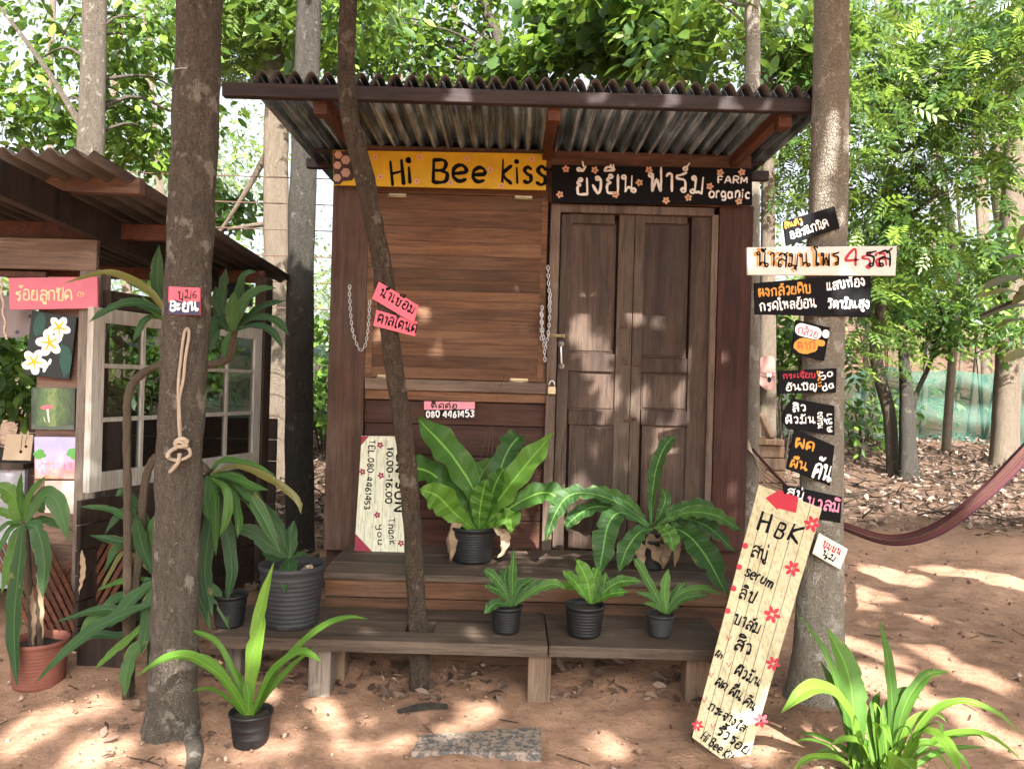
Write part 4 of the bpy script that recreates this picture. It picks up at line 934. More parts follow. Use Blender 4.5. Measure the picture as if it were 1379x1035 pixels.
for x, y, r in ((1003.6, 734.5, 4), (995.6, 763, 4), (988, 792, 4), (980, 822, 4)): dot(m, P, x, y, r, 0)
for x, y in ((982, 859.5), (982, 895), (958, 909), (949, 942.6), (960.5, 977)): brush(m, P, [(x-3, y-3), (x-1, y+2.5), (x+3.5, y-4)], 1.7, 0)
m.build('painted_pattern', M['red'], o)
m = MB()
for x, y, r in ((1093.5, 705, 11.5), (1067, 765, 11), (1040, 827, 12), (1041, 893, 10.5), (1024.7, 969.6, 10.5), (939.5, 976, 8.5), (1002.5, 1036, 7)): flower(m, P, x, y, r, 0, None, .3, 6, .24)
m.build('flower_pattern', M['red'], o)
m = MB()
write(m, P, 'H', 1018, 711.5, 1034, 717, 24, 4.2); write(m, P, 'B', 1041, 720, 1055, 725, 22, 3.0); write(m, P, 'K', 1058, 726, 1076, 733, 24, 4.2)
for a in (('สบู่', 1010, 748, 1033, 755, 15, 2.3), ('serum', 1001.5, 774, 1039, 792, 14, 2.3), ('ลิป', 994, 804, 1015, 812, 14, 2.2), ('บาล์ม', 987, 838, 1021, 854, 13, 2.2), ('สิว', 987, 874, 1012, 881, 15, 2.5), ('ฝ้า', 962, 882, 971, 888, 7, 1.5), ('ผิวมัน', 988, 906, 1022, 924, 11, 2.1), ('ผด ผื่น คัน', 962, 920, 1015, 957, 11, 2.0), ('กระจ่างใส', 953, 954, 1001, 986, 10, 2.0), ('ริ้วรอย', 964, 986, 1006, 1016, 10.5, 2.1), ('Hi Bee Kiss', 942.5, 993, 989, 1030, 12, 2.0)): write(m, P, *a)
m.build('lettering', M['ink'], o)
# ------------------------------------------------------------------ craft stall on the left
def X3(px, d): return W(px, hor(px), d).x
h_o = thing('craft_stall', 'open timber craft stall with old corrugated roof and pale casement windows', 'stall', (-2.3, 4.6, 0))
mb = corrugated(-4.6, -1.70, 3.08, 6.0, 2.235, 2.115, .095, .016, 12)
mb.build('roof_sheet', M['cement'], h_o)
m = MB(); m.box(-4.6, -1.685, 3.43, 3.49, W(100, 258, 3.43).z, W(100, 236, 3.43).z, rnd=.7); m.build('fascia_board', M['pinkwood'], h_o, .005)
m = MB(); m.box(-3.2, -1.70, 3.9, 3.95, 2.04, 2.12, rnd=.3); m.build('purlin', M['rafter'], h_o, .004)
m = MB(); m.box(-3.2, -1.70, 5.2, 5.25, 2.0, 2.08, rnd=.5); m.build('purlin', M['rafter'], h_o, .004)
for X in (-2.03, -3.2):
    m = MB(); m.beam((X, 2.95, 2.11), (X, 5.9, 1.97), .055, .14); m.build('rafter', M['hutdark'], h_o, .004)
m = MB(); rbox(m, -60, 130, 320, 362, 3.70, .03, 0, .45); m.build('header_board', M['greyx'], h_o, .004)
m = MB(); rbox(m, -60, 62, 364, 372, 3.73, .03, 0, .2); m.build('header_board', M['rafter'], h_o, .003)
m = MB(); rbox(m, 101, 130, 362, 800, 3.705, .10, 0, .6); m.build('post', M['grey'], h_o, .006)
m = MB(); rbox(m, 46, 101, 372, 860, 3.745, .02, 0, .35); m.build('post_board', M['pinkwood'], h_o, .004)
# side wall with two casements, running back from the post
A = Vector((X3(124, 3.62), 3.62, 0)); B = Vector((X3(352, 4.95), 4.95, 0)); dr = (B-A).normalized(); nn = Vector((dr.y, -dr.x, 0)); LW = (B-A).length
zt, zb = 1.36+.31, W(130, 664, 3.62).z
def wbox(mb, t0, t1, z0, z1, off, th, mat=0, rnd=None):
    a = A+dr*t0+nn*off; b = A+dr*t1+nn*off; v = nn*-th; Z = lambda p, z: Vector((p.x, p.y, z))
    return mb.hexa([Z(a, z1), Z(b, z1), Z(b, z0), Z(a, z0), Z(a+v, z1), Z(b+v, z1), Z(b+v, z0), Z(a+v, z0)], mat, rnd)
def casement(t0, t1, nc):
    m = MB(); s_ = .075; mu = .022; g_ = MB()
    wbox(m, t0, t0+s_, zb, zt, 0, .035); wbox(m, t1-s_, t1, zb, zt, 0, .035); wbox(m, t0+s_, t1-s_, zt-.07, zt, -.001, .033); wbox(m, t0+s_, t1-s_, zb, zb+.09, -.001, .033)
    a, b = t0+s_, t1-s_; c0, c1 = zb+.09, zt-.07
    for k in range(1, nc): x = a+(b-a)*k/nc; wbox(m, x-mu/2, x+mu/2, c0, c1, -.003, .026)
    for z in (1.36+.035, 1.36-.225): wbox(m, a, b, z-mu/2, z+mu/2, -.0045, .022)
    o = m.build('window', M['window'], h_o, .002)
    wbox(g_, a, b, c0, c1, -.014, .003); g_.build('pane', M['glass'], o)
    return o
casement(0, LW*.49, 2); casement(LW*.50, LW, 2)
m = MB()
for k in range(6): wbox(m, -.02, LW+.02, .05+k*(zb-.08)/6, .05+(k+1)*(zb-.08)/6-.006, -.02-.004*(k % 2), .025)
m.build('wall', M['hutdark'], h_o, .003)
m = MB(); wbox(m, LW+.01, LW+.09, 0, 2.0, .01, .08); m.build('post', M['hutdark'], h_o, .004)
m = MB(); wbox(m, .10, LW+.01, zt+.004, zt+.09, 0, .05); m.build('wall_plate', M['hutdark'], h_o, .003)
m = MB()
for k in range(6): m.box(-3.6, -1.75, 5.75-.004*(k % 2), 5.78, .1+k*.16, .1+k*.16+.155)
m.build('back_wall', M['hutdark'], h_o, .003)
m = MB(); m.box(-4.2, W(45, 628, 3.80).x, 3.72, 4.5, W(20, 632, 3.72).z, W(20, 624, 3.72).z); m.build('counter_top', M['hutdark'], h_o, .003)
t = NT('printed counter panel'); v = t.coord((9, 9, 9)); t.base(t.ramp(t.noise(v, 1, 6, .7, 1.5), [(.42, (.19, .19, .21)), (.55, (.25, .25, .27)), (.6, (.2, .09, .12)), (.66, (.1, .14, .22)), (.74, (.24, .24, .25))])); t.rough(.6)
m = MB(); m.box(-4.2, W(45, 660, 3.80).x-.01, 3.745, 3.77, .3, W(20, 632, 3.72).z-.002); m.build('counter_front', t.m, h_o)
m = MB()
for k in range(9):
    for sgn in (1, -1):
        a = Vector((X3(58, 3.72)+k*.035, 3.70+.012*sgn, .12)); b = a+Vector((sgn*.22, 0, .42))
        m.beam(a, b, .02, .006, (0, 1, 0))
m.build('lattice_panel', M['rafter'], h_o)
m = MB(); rbox(m, 103, 168, 858, 905, 3.55, .04, 0, .4); o = m.build('fallen_plank', M['hutdark'], None, .004); tag(o, 'short dark plank on edge on the ground beneath the stall', 'plank')
# things on the stall
o, P = board('painted_sign', 'faded pink board with cream Thai writing on the craft stall front', 'sign', [(11, 374), (131, 372.5), (131.5, 415), (13, 417)], 3.675, .014, M['dullpink'])
m = MB(); write(m, P, 'ร้อยลูกปัด', 21, 404, 97, 404.5, 13, 2.0); brush(m, P, [(106, 399), (104, 396), (107, 393), (112, 394), (112, 399), (108, 400), (109, 395), (115, 396)], 1.1); m.build('lettering', M['cream'], o)
o, P = board('flower_painting', 'dark canvas painting of three white frangipani blossoms hung on the stall post', 'painting', [(43, 418), (103, 427), (93, 511), (32, 504)], 3.70, .018, paint('painting dark green', (.016, .022, .024), .6, .3))
m = MB(); dot(m, P, 53, 437, 8, 2, 16, 16, .2); area(m, P, [(82, 462), (93, 468), (97, 482), (94, 500), (86, 508), (80, 488)], 2)
for x, y, r, a0 in ((79.5, 441, 15.5, .3), (66.5, 461.5, 18, .75), (46, 487, 17, .2)):
    for i in range(5):
        a = a0+2*math.pi*i/5; dot(m, P, x+r*.57*math.cos(a), y+r*.57*math.sin(a), r*.47, 0, 16, r*.36, a)
    for i in range(5):
        a = a0+2*math.pi*i/5; brush(m, P, [(x, y), (x+r*.6*math.cos(a), y+r*.6*math.sin(a))], r*.22, 1)
for x, y in ((60, 497), (63, 492), (67, 487)): dot(m, P, x, y, 2.2, 0, 10, 4.5, .3)
m.build('flower_pattern', [M['white'], paint('painting yellow', (.70, .42, .01), .6, .2), paint('painting leaf green', (.02, .075, .055), .6, .3)], o)
def artmat(name, stops, sc, dist=1.2, extra=None):
    t = NT(name); v = t.coord((1, 1, 1)); sp = t.new('ShaderNodeSeparateXYZ'); t.link(v, sp.inputs[0])
    n = t.noise(t.coord(sc), 1, 6, .65, dist)
    k = t.math('ADD', t.math('MULTIPLY', sp.outputs[2 if not extra else 0], 1/.21), t.math('MULTIPLY_ADD', n, .9, -.45 if not extra else .05))
    t.base(t.ramp(k, stops)); t.rough(.6); t.bump(n, .2, .002); return t.m
o, P = board('mushroom_painting', 'murky green painting of a red mushroom on a pale stalk', 'painting', [(42, 522), (101, 522.5), (100, 579), (42, 578)], 3.722, .016, artmat('forest painting', [(.0, (.045, .06, .05)), (.35, (.10, .17, .07)), (.5, (.20, .27, .11)), (.65, (.09, .14, .06)), (1, (.05, .065, .05))], (40, 40, 14), 1, True))
m = MB(); area(m, P, [(53, 549), (58, 545.5), (66, 544.5), (73, 548), (66, 551), (59, 551.5)], 0); brush(m, P, [(64, 551), (65, 560), (66, 568)], 3.4, 1); brush(m, P, [(59, 562), (61, 568)], 1.6, 1); area(m, P, [(42.5, 569), (50, 573), (70, 574), (99, 572), (99.6, 578.3), (42.5, 577.5)], 2)
m.build('painted_mushroom', [M['dullpink'], M['offwhite'], paint('painting grey', (.10, .12, .10), .7, .4)], o)
o, P = board('pastel_painting', 'bright pastel painting of a pink path between green bushes', 'painting', [(46, 588), (104, 588.5), (105, 645), (47, 644)], 3.715, .018, artmat('pastel painting', [(.0, (.55, .25, .14)), (.22, (.62, .30, .36)), (.42, (.66, .36, .48)), (.6, (.50, .40, .62)), (.8, (.36, .36, .66)), (1, (.45, .42, .70))], (38, 38, 38), 1))
m = MB()
for x, y in ((50, 611), (54, 608), (57, 613), (52, 615), (97, 607), (101, 612), (94, 611), (99, 615), (102, 606)): dot(m, P, x, y, 4+random.random()*2, 0, 9, 3.6)
for _ in range(26): dot(m, P, random.uniform(50, 102), random.uniform(622, 641), 1.2+random.random(), random.choice((1, 2)), 7)
m.build('bush_pattern', [paint('painting bright green', (.10, .32, .07), .6, .3), M['peach'], M['lettpink']], o)
o, P = board('paper_sheet', 'stained whitish sheet pinned under the pastel painting', 'paper', [(60, 647), (103, 647), (102, 692), (60, 690)], 3.725, .004, paint('stained paper', (.55, .46, .40), .8, .35, (.35, .2, .15)))
j_o = thing('jewellery_card', 'beige necklace card with dark pendants on the stall counter', 'display card', W(24, 622, 3.76))
m = MB(); q = [W(9, 584, 3.80), W(45, 585, 3.80), W(41, 620, 3.76), W(3, 619, 3.76)]; m.slab(q, .006); m.build('card', paint('beige card', (.36, .27, .18), .8, .15), j_o); P2 = Plane(q[0], (q[1]-q[0]).cross(q[0]-q[3]).normalized()); P2.n = P2.n if P2.n.y < 0 else -P2.n
m = MB(); brush(m, P2, [(30, 586), (29, 597), (28, 606)], .8); brush(m, P2, [(37, 586), (34, 596), (35, 600)], .8); dot(m, P2, 28, 608, 2.2); dot(m, P2, 35, 601, 2); m.build('pendants', M['ink'], j_o)
t = NT('patterned cloth'); v = t.coord((26, 26, 26)); vo = t.new('ShaderNodeTexVoronoi'); t.link(v, vo.inputs['Vector']); vo.inputs['Scale'].default_value = .6
t.base(t.mix(t.ramp(vo.outputs['Distance'], [(.16, (1, 1, 1)), (.24, (0, 0, 0))]), (.20, .17, .165), (.06, .055, .075))); t.rough(.9)
m = MB(); vs = []; fs = []
for i in range(9):
    for k in range(16): p = W(-30+k*5, 398+i*7-(4 if k > 12 else 0)*i/8, 3.83); p.y += .012*math.sin(k*.9+i*.3); vs.append(p)
fs = [(i*16+k, i*16+k+1, (i+1)*16+k+1, (i+1)*16+k) for i in range(8) for k in range(15)]
m.add(vs, fs, smooth=True); o = m.build('hanging_cloth', t.m); tag(o, 'grey patterned cloth hanging behind the stall front beside the flower painting', 'cloth')
m = MB()
for k in range(26):
    p = W(1+k*.28+1.2*math.sin(k*.8), 378+k*3.1, 3.66); m.lathe([(0, -.007), (.005, -.004), (.006, 0), (.005, .004), (0, .007)], p, 8)
tag(m.build('bead_string', M['rope']), 'string of pale beads hanging at the far left of the stall', 'beads')
# rope on the trunk
dT = bL.y-.097
m = MB()
for pth, r in (([(243, 596), (242, 560), (240, 520), (244, 480), (247, 455), (250, 444), (254, 444), (254, 456), (250, 480), (247, 510), (241, 540), (241, 570), (243, 594)], .0058), ([(236, 594), (244, 590), (252, 594), (248, 600), (239, 601), (236, 596), (244, 595), (253, 601)], .0075), ([(238, 604), (230, 606), (225, 614), (234, 619), (246, 618), (256, 612), (254, 604), (244, 601)], .0062), ([(242, 610), (240, 622), (232, 632), (229, 635)], .0075), ([(240, 600), (228, 609), (226, 616)], .0075)):
    P3 = [W(x, y, dT-.003*(k % 3)-(.012 if r > .007 else 0)) for k, (x, y) in enumerate(pth)]; m.tube(cr(P3, 8*len(P3)), r, 8)
t = NT('twisted rope'); v = t.coord((1, 1, 1)); wv = t.new('ShaderNodeTexWave', wave_type='BANDS', bands_direction='DIAGONAL'); t.link(v, wv.inputs['Vector']); wv.inputs['Scale'].default_value = 120
t.base(t.mix(t.noise(t.coord((40, 40, 40)), 1, 4), (.36, .28, .20), (.62, .52, .41))); t.rough(.9, .1); t.bump(wv.outputs['Fac'], .8, .004)
tag(m.build('knotted_rope', t.m), 'pale looped rope knotted around the dark left foreground trunk', 'rope')

# ------------------------------------------------------------------ plants
PROF = {'strap': lambda t: (.55+.45*min(1, t*3))*(1-max(0, (t-.55)/.45)**1.7) , 'fern': lambda t: (.16+.84*math.sin(min(1, t/.62)*math.pi/2)**1.3)*(1-max(0, (t-.62)/.38)**2.2), 'lance': lambda t: max(.12 if t < .5 else 0, math.sin(math.pi*min(1, t**.8))**.8), 'drac': lambda t: (.28+.72*math.sin(min(1, t/.5)*math.pi/2))*(1-max(0, (t-.6)/.4)**2.0)}
def frond(mb, pts, w, prof, N0=(0, -.75, .66), fold=.18, wav=0, nw=5, n=30, mat=0, rnd=None, tw=0):
    'a leaf blade along a curve: pts world points, w width in metres'
    P = cr(pts, n); f = PROF[prof]; N0 = Vector(N0); us = (-1, -.55, 0, .55, 1); q1, q2 = random.random()*9, random.random()*9; tear = [(random.choice((-1, 1)), random.uniform(.35, .9), random.uniform(.12, .4)) for _ in range(2)] if random.random() < .45 else []; vs = []; uv = []; ph = random.random()*6; rnd = random.random() if rnd is None else rnd
    for i in range(n):
        t = i/(n-1); T = Vector(P[min(i+1, n-1)])-Vector(P[max(i-1, 0)]); T.normalize()
        sd = T.cross(N0)
        if sd.length < .12: sd = Vector((1, 0, 0))
        sd.normalize(); N = sd.cross(T)
        if tw: q = tw*t; sd, N = sd*math.cos(q)+N*math.sin(q), N*math.cos(q)-sd*math.sin(q)
        ww = max(.0004, w/2*f(t))
        for u in us:
            eg = 1+.07*math.sin(t*17+(q1 if u > 0 else q2))+.05*math.sin(t*31+(q2 if u > 0 else q1))
            for sg, tt, dp in tear:
                if u*sg > 0 and abs(t-tt) < .6/n: eg *= 1-dp*abs(u)
            wob = wav*w*(abs(u)**1.5)*math.sin(2*math.pi*nw*t+ph+(.9 if u > 0 else 0))*min(1, t*4)
            vs.append(Vector(P[i])+sd*u*ww*eg*(1+.12*wav*math.sin(9*t*nw+u))+N*(fold*abs(u)*ww+wob)); uv.append((u*.5+.5, t))
    fs = [(i*5+k, i*5+k+1, i*5+k+6, i*5+k+5) for i in range(n-1) for k in range(4)]
    mb.add(vs, fs, mat, rnd, True, uv)
WS = .8
def fr(mb, px, d0, d1, wpx, prof, **kw):
    'frond from photo pixels; depth runs from d0 at the base to d1 at the tip'
    n = len(px); ds = [d0+(d1-d0)*k/(n-1) for k in range(n)]
    frond(mb, [W(x, y, d) for (x, y), d in zip(px, ds)], WS*wpx*(d0+d1)/2/1036, prof, **kw)
def pot(parent, c, r0, r1, h, mat, soil=True, rim=.005, rings=12):
    pf = [(0, 0), (r0*.97, 0), (r0, .004)]
    for k in range(1, rings):
        z = h*.88*k/rings; r = r0+(r1-r0)*k/rings; pf += [(r, z-.0012), (r+.0007, z), (r, z+.0012)]
    pf += [(r1, h*.9), (r1+rim, h*.92), (r1+rim, h), (r1-.002, h), (r1-.004, h*.88), (r0*.95, .02), (0, .02)]
    m = MB(); m.lathe(pf, c, 36, wob=.012); o = m.build('pot', mat, parent)
    if soil:
        m = MB(); rs = r1*.93; vs = [(c[0], c[1], c[2]+h*.84)]; 
        for q, rr in enumerate((.33, .66, 1)):
            for k in range(20): a = 2*math.pi*k/20; vs.append((c[0]+rs*rr*math.cos(a), c[1]+rs*rr*math.sin(a), c[2]+h*.82+random.uniform(-.006, .008)))
        fs = [(0, 1+k, 1+(k+1) % 20) for k in range(20)]+[(1+20*q+k, 21+20*q+k, 21+20*q+(k+1) % 20, 1+20*q+(k+1) % 20) for q in range(2) for k in range(20)]
        m.add(vs, fs, smooth=True); m.build('soil', M['soil'], o)
    return o
def onz(px, d, z): p = W(px, hor(px), d); return Vector((p.x, d, z))
WS = .88
# big bird's nest fern
d = 4.06; c = onz(642, d, DECK+.001); f_o = thing('potted_fern', 'large bright bird nest fern in a ribbed black pot on the deck below the hatch', 'potted plant', c)
k = d/1036; pot(f_o, c, 26*k, 29.5*k, 47*k, M['pot'])
m = MB()
for px, d1, w_, kw in (([(645, 712), (640, 665), (612, 618), (588, 590), (561, 562)], 3.98, 50, dict(wav=.10, nw=4)), ([(648, 712), (668, 678), (705, 630), (746, 582)], 4.0, 42, dict(wav=.09)), ([(647, 710), (662, 670), (680, 615), (695, 592), (704, 588)], 4.2, 40, dict(wav=.12, mat=1)), ([(641, 712), (612, 676), (585, 640), (556, 630), (546, 640)], 4.1, 44, dict(wav=.12)), ([(640, 714), (612, 690), (590, 668), (566, 658)], 3.88, 44, dict(wav=.08, N0=(-.3, -.9, .3), rnd=.95)), ([(650, 714), (686, 684), (725, 664), (748, 668), (762, 690)], 3.95, 36, dict(wav=.1, N0=(.2, -.8, .5))), ([(644, 710), (640, 670), (648, 640), (664, 617)], 4.25, 46, dict(mat=1, wav=.1)), ([(650, 714), (658, 680), (668, 650), (680, 628)], 3.95, 30, dict(wav=.06)), ([(654, 714), (672, 702), (686, 698), (689, 716)], 3.9, 34, dict(wav=.16, rnd=.97)), ([(644, 710), (628, 665), (615, 625), (600, 596)], 4.2, 44, dict(mat=1, wav=.1)), ([(646, 714), (655, 690), (690, 650), (722, 625)], 4.1, 34, dict(wav=.12, mat=1)), ([(642, 714), (625, 690), (600, 660), (575, 648)], 4.05, 34, dict(wav=.12)), ([(646, 714), (646, 690), (650, 665), (655, 645)], 3.95, 34, dict(wav=.08, rnd=.7))):
    fr(m, px, 4.06, d1, w_, 'fern', **kw)
m.build('fronds', [M['fern'], M['fern_d']], f_o)
m = MB()
for px, d1, w_ in (([(622, 705), (612, 712), (610, 735), (607, 757)], 3.97, 14), ([(664, 710), (678, 720), (680, 735), (671, 751)], 3.97, 15), ([(618, 708), (606, 722), (604, 745)], 4.0, 9), ([(668, 708), (684, 722), (677, 742)], 4.0, 8)): fr(m, px, 4.0, d1, w_, 'lance', wav=.35, nw=3)
m.build('dead_frond', M['dead'], f_o)
m = MB(); tp = W(664, 552, 4.2); mid = W(680, 503, 4.36)
m.tube([mid, tp], .0015, 5)
for x, y in ((624, 705), (661, 703), (646, 700)): m.tube([tp, W(x, y, 4.04)], .0012, 5)
m.build('hanger_wire', M['rust'], f_o)
WS = .85
# drooping dark fern by the door
d = 4.02; c = onz(884, d, DECK+.001); f_o = thing('potted_fern', 'dark drooping bird nest fern with dead brown fronds in front of the double doors', 'potted plant', c)
k = d/1036; pot(f_o, c, 20*k, 24*k, 40*k, M['pot'])
m = MB()
for px, d0, d1, w_, kw in (([(877, 708), (878, 670), (884, 630), (896, 600), (910, 586)], 4.0, 4.0, 24, dict(wav=.10, nw=8, N0=(-.5, -.8, .2), fold=.3)), ([(874, 706), (835, 678), (795, 664), (765, 668), (746, 695), (734, 730)], 4.0, 3.9, 28, dict(wav=.14, nw=7)), ([(872, 708), (838, 690), (820, 704), (812, 740), (806, 775)], 3.98, 3.7, 38, dict(wav=.10, nw=5)), ([(885, 706), (925, 690), (965, 694), (1000, 716)], 4.0, 3.9, 25, dict(wav=.14, nw=7)), ([(886, 708), (920, 716), (948, 745), (980, 803)], 3.98, 3.62, 46, dict(wav=.09, nw=6)), ([(880, 710), (893, 712), (903, 722), (906, 742)], 3.9, 3.75, 28, dict(wav=.12)), ([(890, 706), (920, 698), (955, 710), (992, 745)], 4.05, 4.0, 26, dict(wav=.14, nw=7)), ([(872, 706), (838, 688), (800, 682), (770, 700), (762, 712)], 4.05, 4.0, 25, dict(wav=.14, nw=7)), ([(874, 708), (850, 680), (815, 664), (780, 660)], 4.1, 4.2, 24, dict(wav=.12, nw=7)), ([(884, 706), (905, 690), (940, 680), (975, 690)], 4.1, 4.2, 24, dict(wav=.12, nw=7)), ([(880, 706), (890, 690), (896, 670), (890, 655)], 4.1, 4.15, 18, dict(wav=.1)), ([(880, 712), (862, 716), (845, 738), (833, 770)], 3.9, 3.68, 30, dict(wav=.1))):
    fr(m, px, d0, d1, w_, 'fern', **kw)
m.build('fronds', M['fern_d'], f_o)
m = MB()
for px, w_ in (([(868, 716), (856, 722), (850, 742), (846, 760)], 18), ([(876, 718), (880, 735), (890, 762)], 22), ([(892, 718), (896, 738), (893, 766)], 20), ([(902, 716), (912, 728), (909, 764)], 15), ([(866, 720), (862, 745), (868, 764)], 16)): fr(m, px, 3.97, 3.88, w_, 'lance', wav=.3, nw=3)
m.build('dead_frond', M['dead'], f_o)
def small(label, px, yb, yt, wt, wb, d, mat, blades, prof, w_, bm, **kw):
    c = onz(px, d, BEN+.001); o = thing('potted_fern', label, 'potted plant', c, 'small potted ferns on the bench'); k = d/1036
    pot(o, c, wb/2*k, wt/2*k, (yb-yt)*k, mat, rings=9)
    m = MB()
    for b in blades:
        q = b[0]; dd = b[1] if len(b) > 1 else 0; fr(m, q, d, d+dd, b[2] if len(b) > 2 else w_, prof, **kw)
    m.build('fronds', bm, o)
small('small dark fern with one tall upright frond, in the leftmost bench pot', 690.5, 846, 811, 40, 34, 3.44, M['pot'], [([(690, 816), (690, 785), (692, 738)], 0, 14), ([(689, 815), (676, 790), (660, 772), (650, 768)],), ([(688, 815), (672, 795), (652, 788)],), ([(689, 816), (668, 812), (652, 826)], -.1), ([(692, 815), (712, 795), (738, 780)], .02), ([(692, 816), (720, 795), (745, 786), (762, 792)], -.06), ([(691, 814), (700, 790), (720, 778)], .1), ([(690, 815), (680, 780), (684, 762)], .08)], 'fern', 17, M['fern_d'], wav=.06)
small('small light green fern in the middle bench pot, the widest of the three', 796, 850, 809, 51, 43, 3.43, M['pot'], [([(796, 812), (790, 780), (776, 752)], 0, 26), ([(794, 812), (776, 785), (757, 768)], -.05, 20), ([(798, 812), (815, 795), (835, 783), (866, 782)], 0, 20), ([(798, 812), (812, 790), (816, 770)], .05, 18), ([(795, 812), (780, 792), (745, 784)], .06, 16), ([(797, 812), (800, 780), (806, 762)], .08, 20), ([(797, 813), (820, 800), (848, 796)], -.1, 16)], 'fern', 20, M['fern'], wav=.08)
small('small narrow leaved fern in the smallest bench pot, furthest right', 898, 851, 822, 36, 28, 3.45, M['potgrey'], [([(897, 826), (880, 795), (860, 760), (853, 752)], 0, 15), ([(898, 825), (895, 795), (900, 765)], .05, 15), ([(896, 826), (878, 805), (856, 796)], -.04, 10), ([(896, 826), (880, 815), (866, 812)], -.1, 10), ([(899, 825), (915, 800), (945, 792), (972, 800)], 0, 13), ([(899, 826), (920, 806), (955, 800)], -.05, 12), ([(899, 825), (908, 800), (925, 782)], .08, 12)], 'drac', 12, M['fern_d'], wav=.03)
WS = .8
# pots at the left end of the bench
d = 3.46; c = onz(401, d, BEN+.001); o = thing('potted_plant', 'large black pot with a few broad dark leaves on the left end of the bench', 'potted plant', c); k = d/1036
pot(o, c, 34*k, 42*k, 82*k, M['potgrey'])
m = MB()
for px, d1, w_, bm in (([(388, 750), (365, 735), (335, 714), (303, 711)], 3.35, 27, 0), ([(390, 752), (392, 725), (396, 700)], 3.5, 24, 0), ([(388, 752), (388, 768), (382, 798)], 3.3, 30, 0), ([(386, 750), (378, 715), (362, 690), (345, 668)], 3.5, 20, 0), ([(392, 752), (405, 745), (416, 747)], 3.4, 8, 0), ([(384, 752), (365, 750), (352, 742)], 3.5, 12, 0)): fr(m, px, d-.02, d1, w_, 'lance', N0=(0, -.9, .4), mat=bm, rnd=.3)
m.build('leaves', M['drac'], o)
m = MB(); fr(m, [(405, 777), (415, 765), (420, 772)], d, d-.05, 16, 'lance', wav=.3); m.build('fallen_leaf', M['dead'], o)
d = 3.42; c = onz(318, d, BEN+.001); o = thing('empty_pot', 'small empty black pot beside the large pot on the bench end', 'pot', c); k = d/1036; pot(o, c, 18*k, 22*k, 43*k, M['pot'])
# front pot
bp = G(337, 1000); d = bp.y; c = Vector((bp.x, d, bp.z-.004)); o = thing('potted_plant', 'small dirty black pot with long bright strap leaves on the ground by the left trunk', 'potted plant', c); k = d/1036
pot(o, c, 22*k, 27*k, 44*k, M['pot'], rings=3)
m = MB(); ph = 'strap'
for px, d1, w_ in (([(336, 962), (338, 900), (347, 840), (358, 795), (369, 756)], d+.05, 21), ([(334, 962), (344, 900), (352, 850), (356, 820)], d+.02, 16), ([(340, 962), (380, 895), (425, 850), (465, 832), (496, 833)], d-.1, 14), ([(340, 962), (365, 908), (395, 882), (415, 880), (433, 891)], d-.15, 18), ([(332, 962), (318, 915), (295, 868), (262, 850), (236, 848)], d+.05, 10), ([(331, 960), (300, 912), (255, 884), (220, 888), (184, 910)], d-.25, 20), ([(331, 962), (312, 925), (285, 890), (255, 884), (236, 896)], d-.1, 11), ([(329, 964), (305, 940), (280, 927), (254, 932)], d-.2, 9), ([(341, 962), (368, 925), (395, 895), (428, 868)], d+.05, 11), ([(334, 962), (325, 920), (318, 905), (300, 880)], d+.1, 9), ([(335, 962), (334, 930), (330, 915)], d, 16)):
    fr(m, px, d, d1, w_, 'strap', N0=(0, -.6, .8), fold=.35)
m.build('leaves', M['strap'], o)
# clump at bottom right
c = G(1190, 1034); c = Vector((c.x, c.y-.1, g1(c.x, c.y-.1))); o = thing('leafy_clump', 'bright green clump of arching strap leaves at the lower right corner', 'plant', c); d = c.y
m = MB()
for px, dd, w_, kw in (([(1150, 1040), (1138, 960), (1112, 880), (1071, 823)], .1, 15, dict(rnd=.1)), ([(1150, 1040), (1150, 960), (1140, 900), (1112, 843)], .15, 44, dict(rnd=.45)), ([(1150, 1040), (1145, 980), (1125, 930), (1105, 890)], .2, 24, {}), ([(1200, 1045), (1202, 960), (1196, 890), (1184, 832)], .1, 19, {}), ([(1170, 1045), (1148, 970), (1118, 930), (1085, 930), (1051, 960)], -.2, 30, dict(rnd=.97)), ([(1200, 1045), (1215, 960), (1245, 912), (1279, 903)], .05, 20, {}), ([(1205, 1045), (1245, 970), (1290, 944), (1340, 958), (1378, 990)], -.15, 13, dict(rnd=.9)), ([(1205, 1045), (1260, 995), (1310, 985), (1345, 998), (1378, 1025)], -.2, 11, dict(rnd=.95)), ([(1205, 1045), (1238, 990), (1262, 990), (1280, 1012), (1293, 1045)], -.3, 26, dict(rnd=.95)), ([(1190, 1045), (1180, 985), (1190, 978), (1203, 1010)], -.25, 18, {}), ([(1180, 1045), (1160, 1002), (1138, 995), (1117, 1003)], -.2, 14, dict(rnd=.9)), ([(1188, 1045), (1195, 965), (1220, 932), (1245, 945)], .1, 22, {}), ([(1195, 1050), (1210, 1020), (1232, 1038)], -.35, 36, dict(rnd=.97)), ([(1160, 1050), (1130, 1022), (1090, 1020), (1065, 1040)], -.25, 12, {}), ([(1178, 1045), (1172, 985), (1160, 950), (1150, 940)], .2, 16, {}), ([(1200, 1045), (1225, 975), (1258, 960), (1275, 972)], 0, 12, {}), ([(1186, 1045), (1182, 980), (1178, 950), (1185, 930)], .15, 18, {}), ([(1195, 1045), (1240, 1000), (1290, 1015), (1310, 1045)], -.1, 12, {}), ([(1210, 1045), (1270, 1010), (1330, 1005)], .1, 10, {}), ([(1175, 1045), (1140, 1010), (1100, 990), (1075, 985)], .1, 9, {})):
    fr(m, px, d, d+dd, w_, 'drac' if w_ > 24 else 'strap', N0=(0, -.55, .85), fold=.3, **kw)
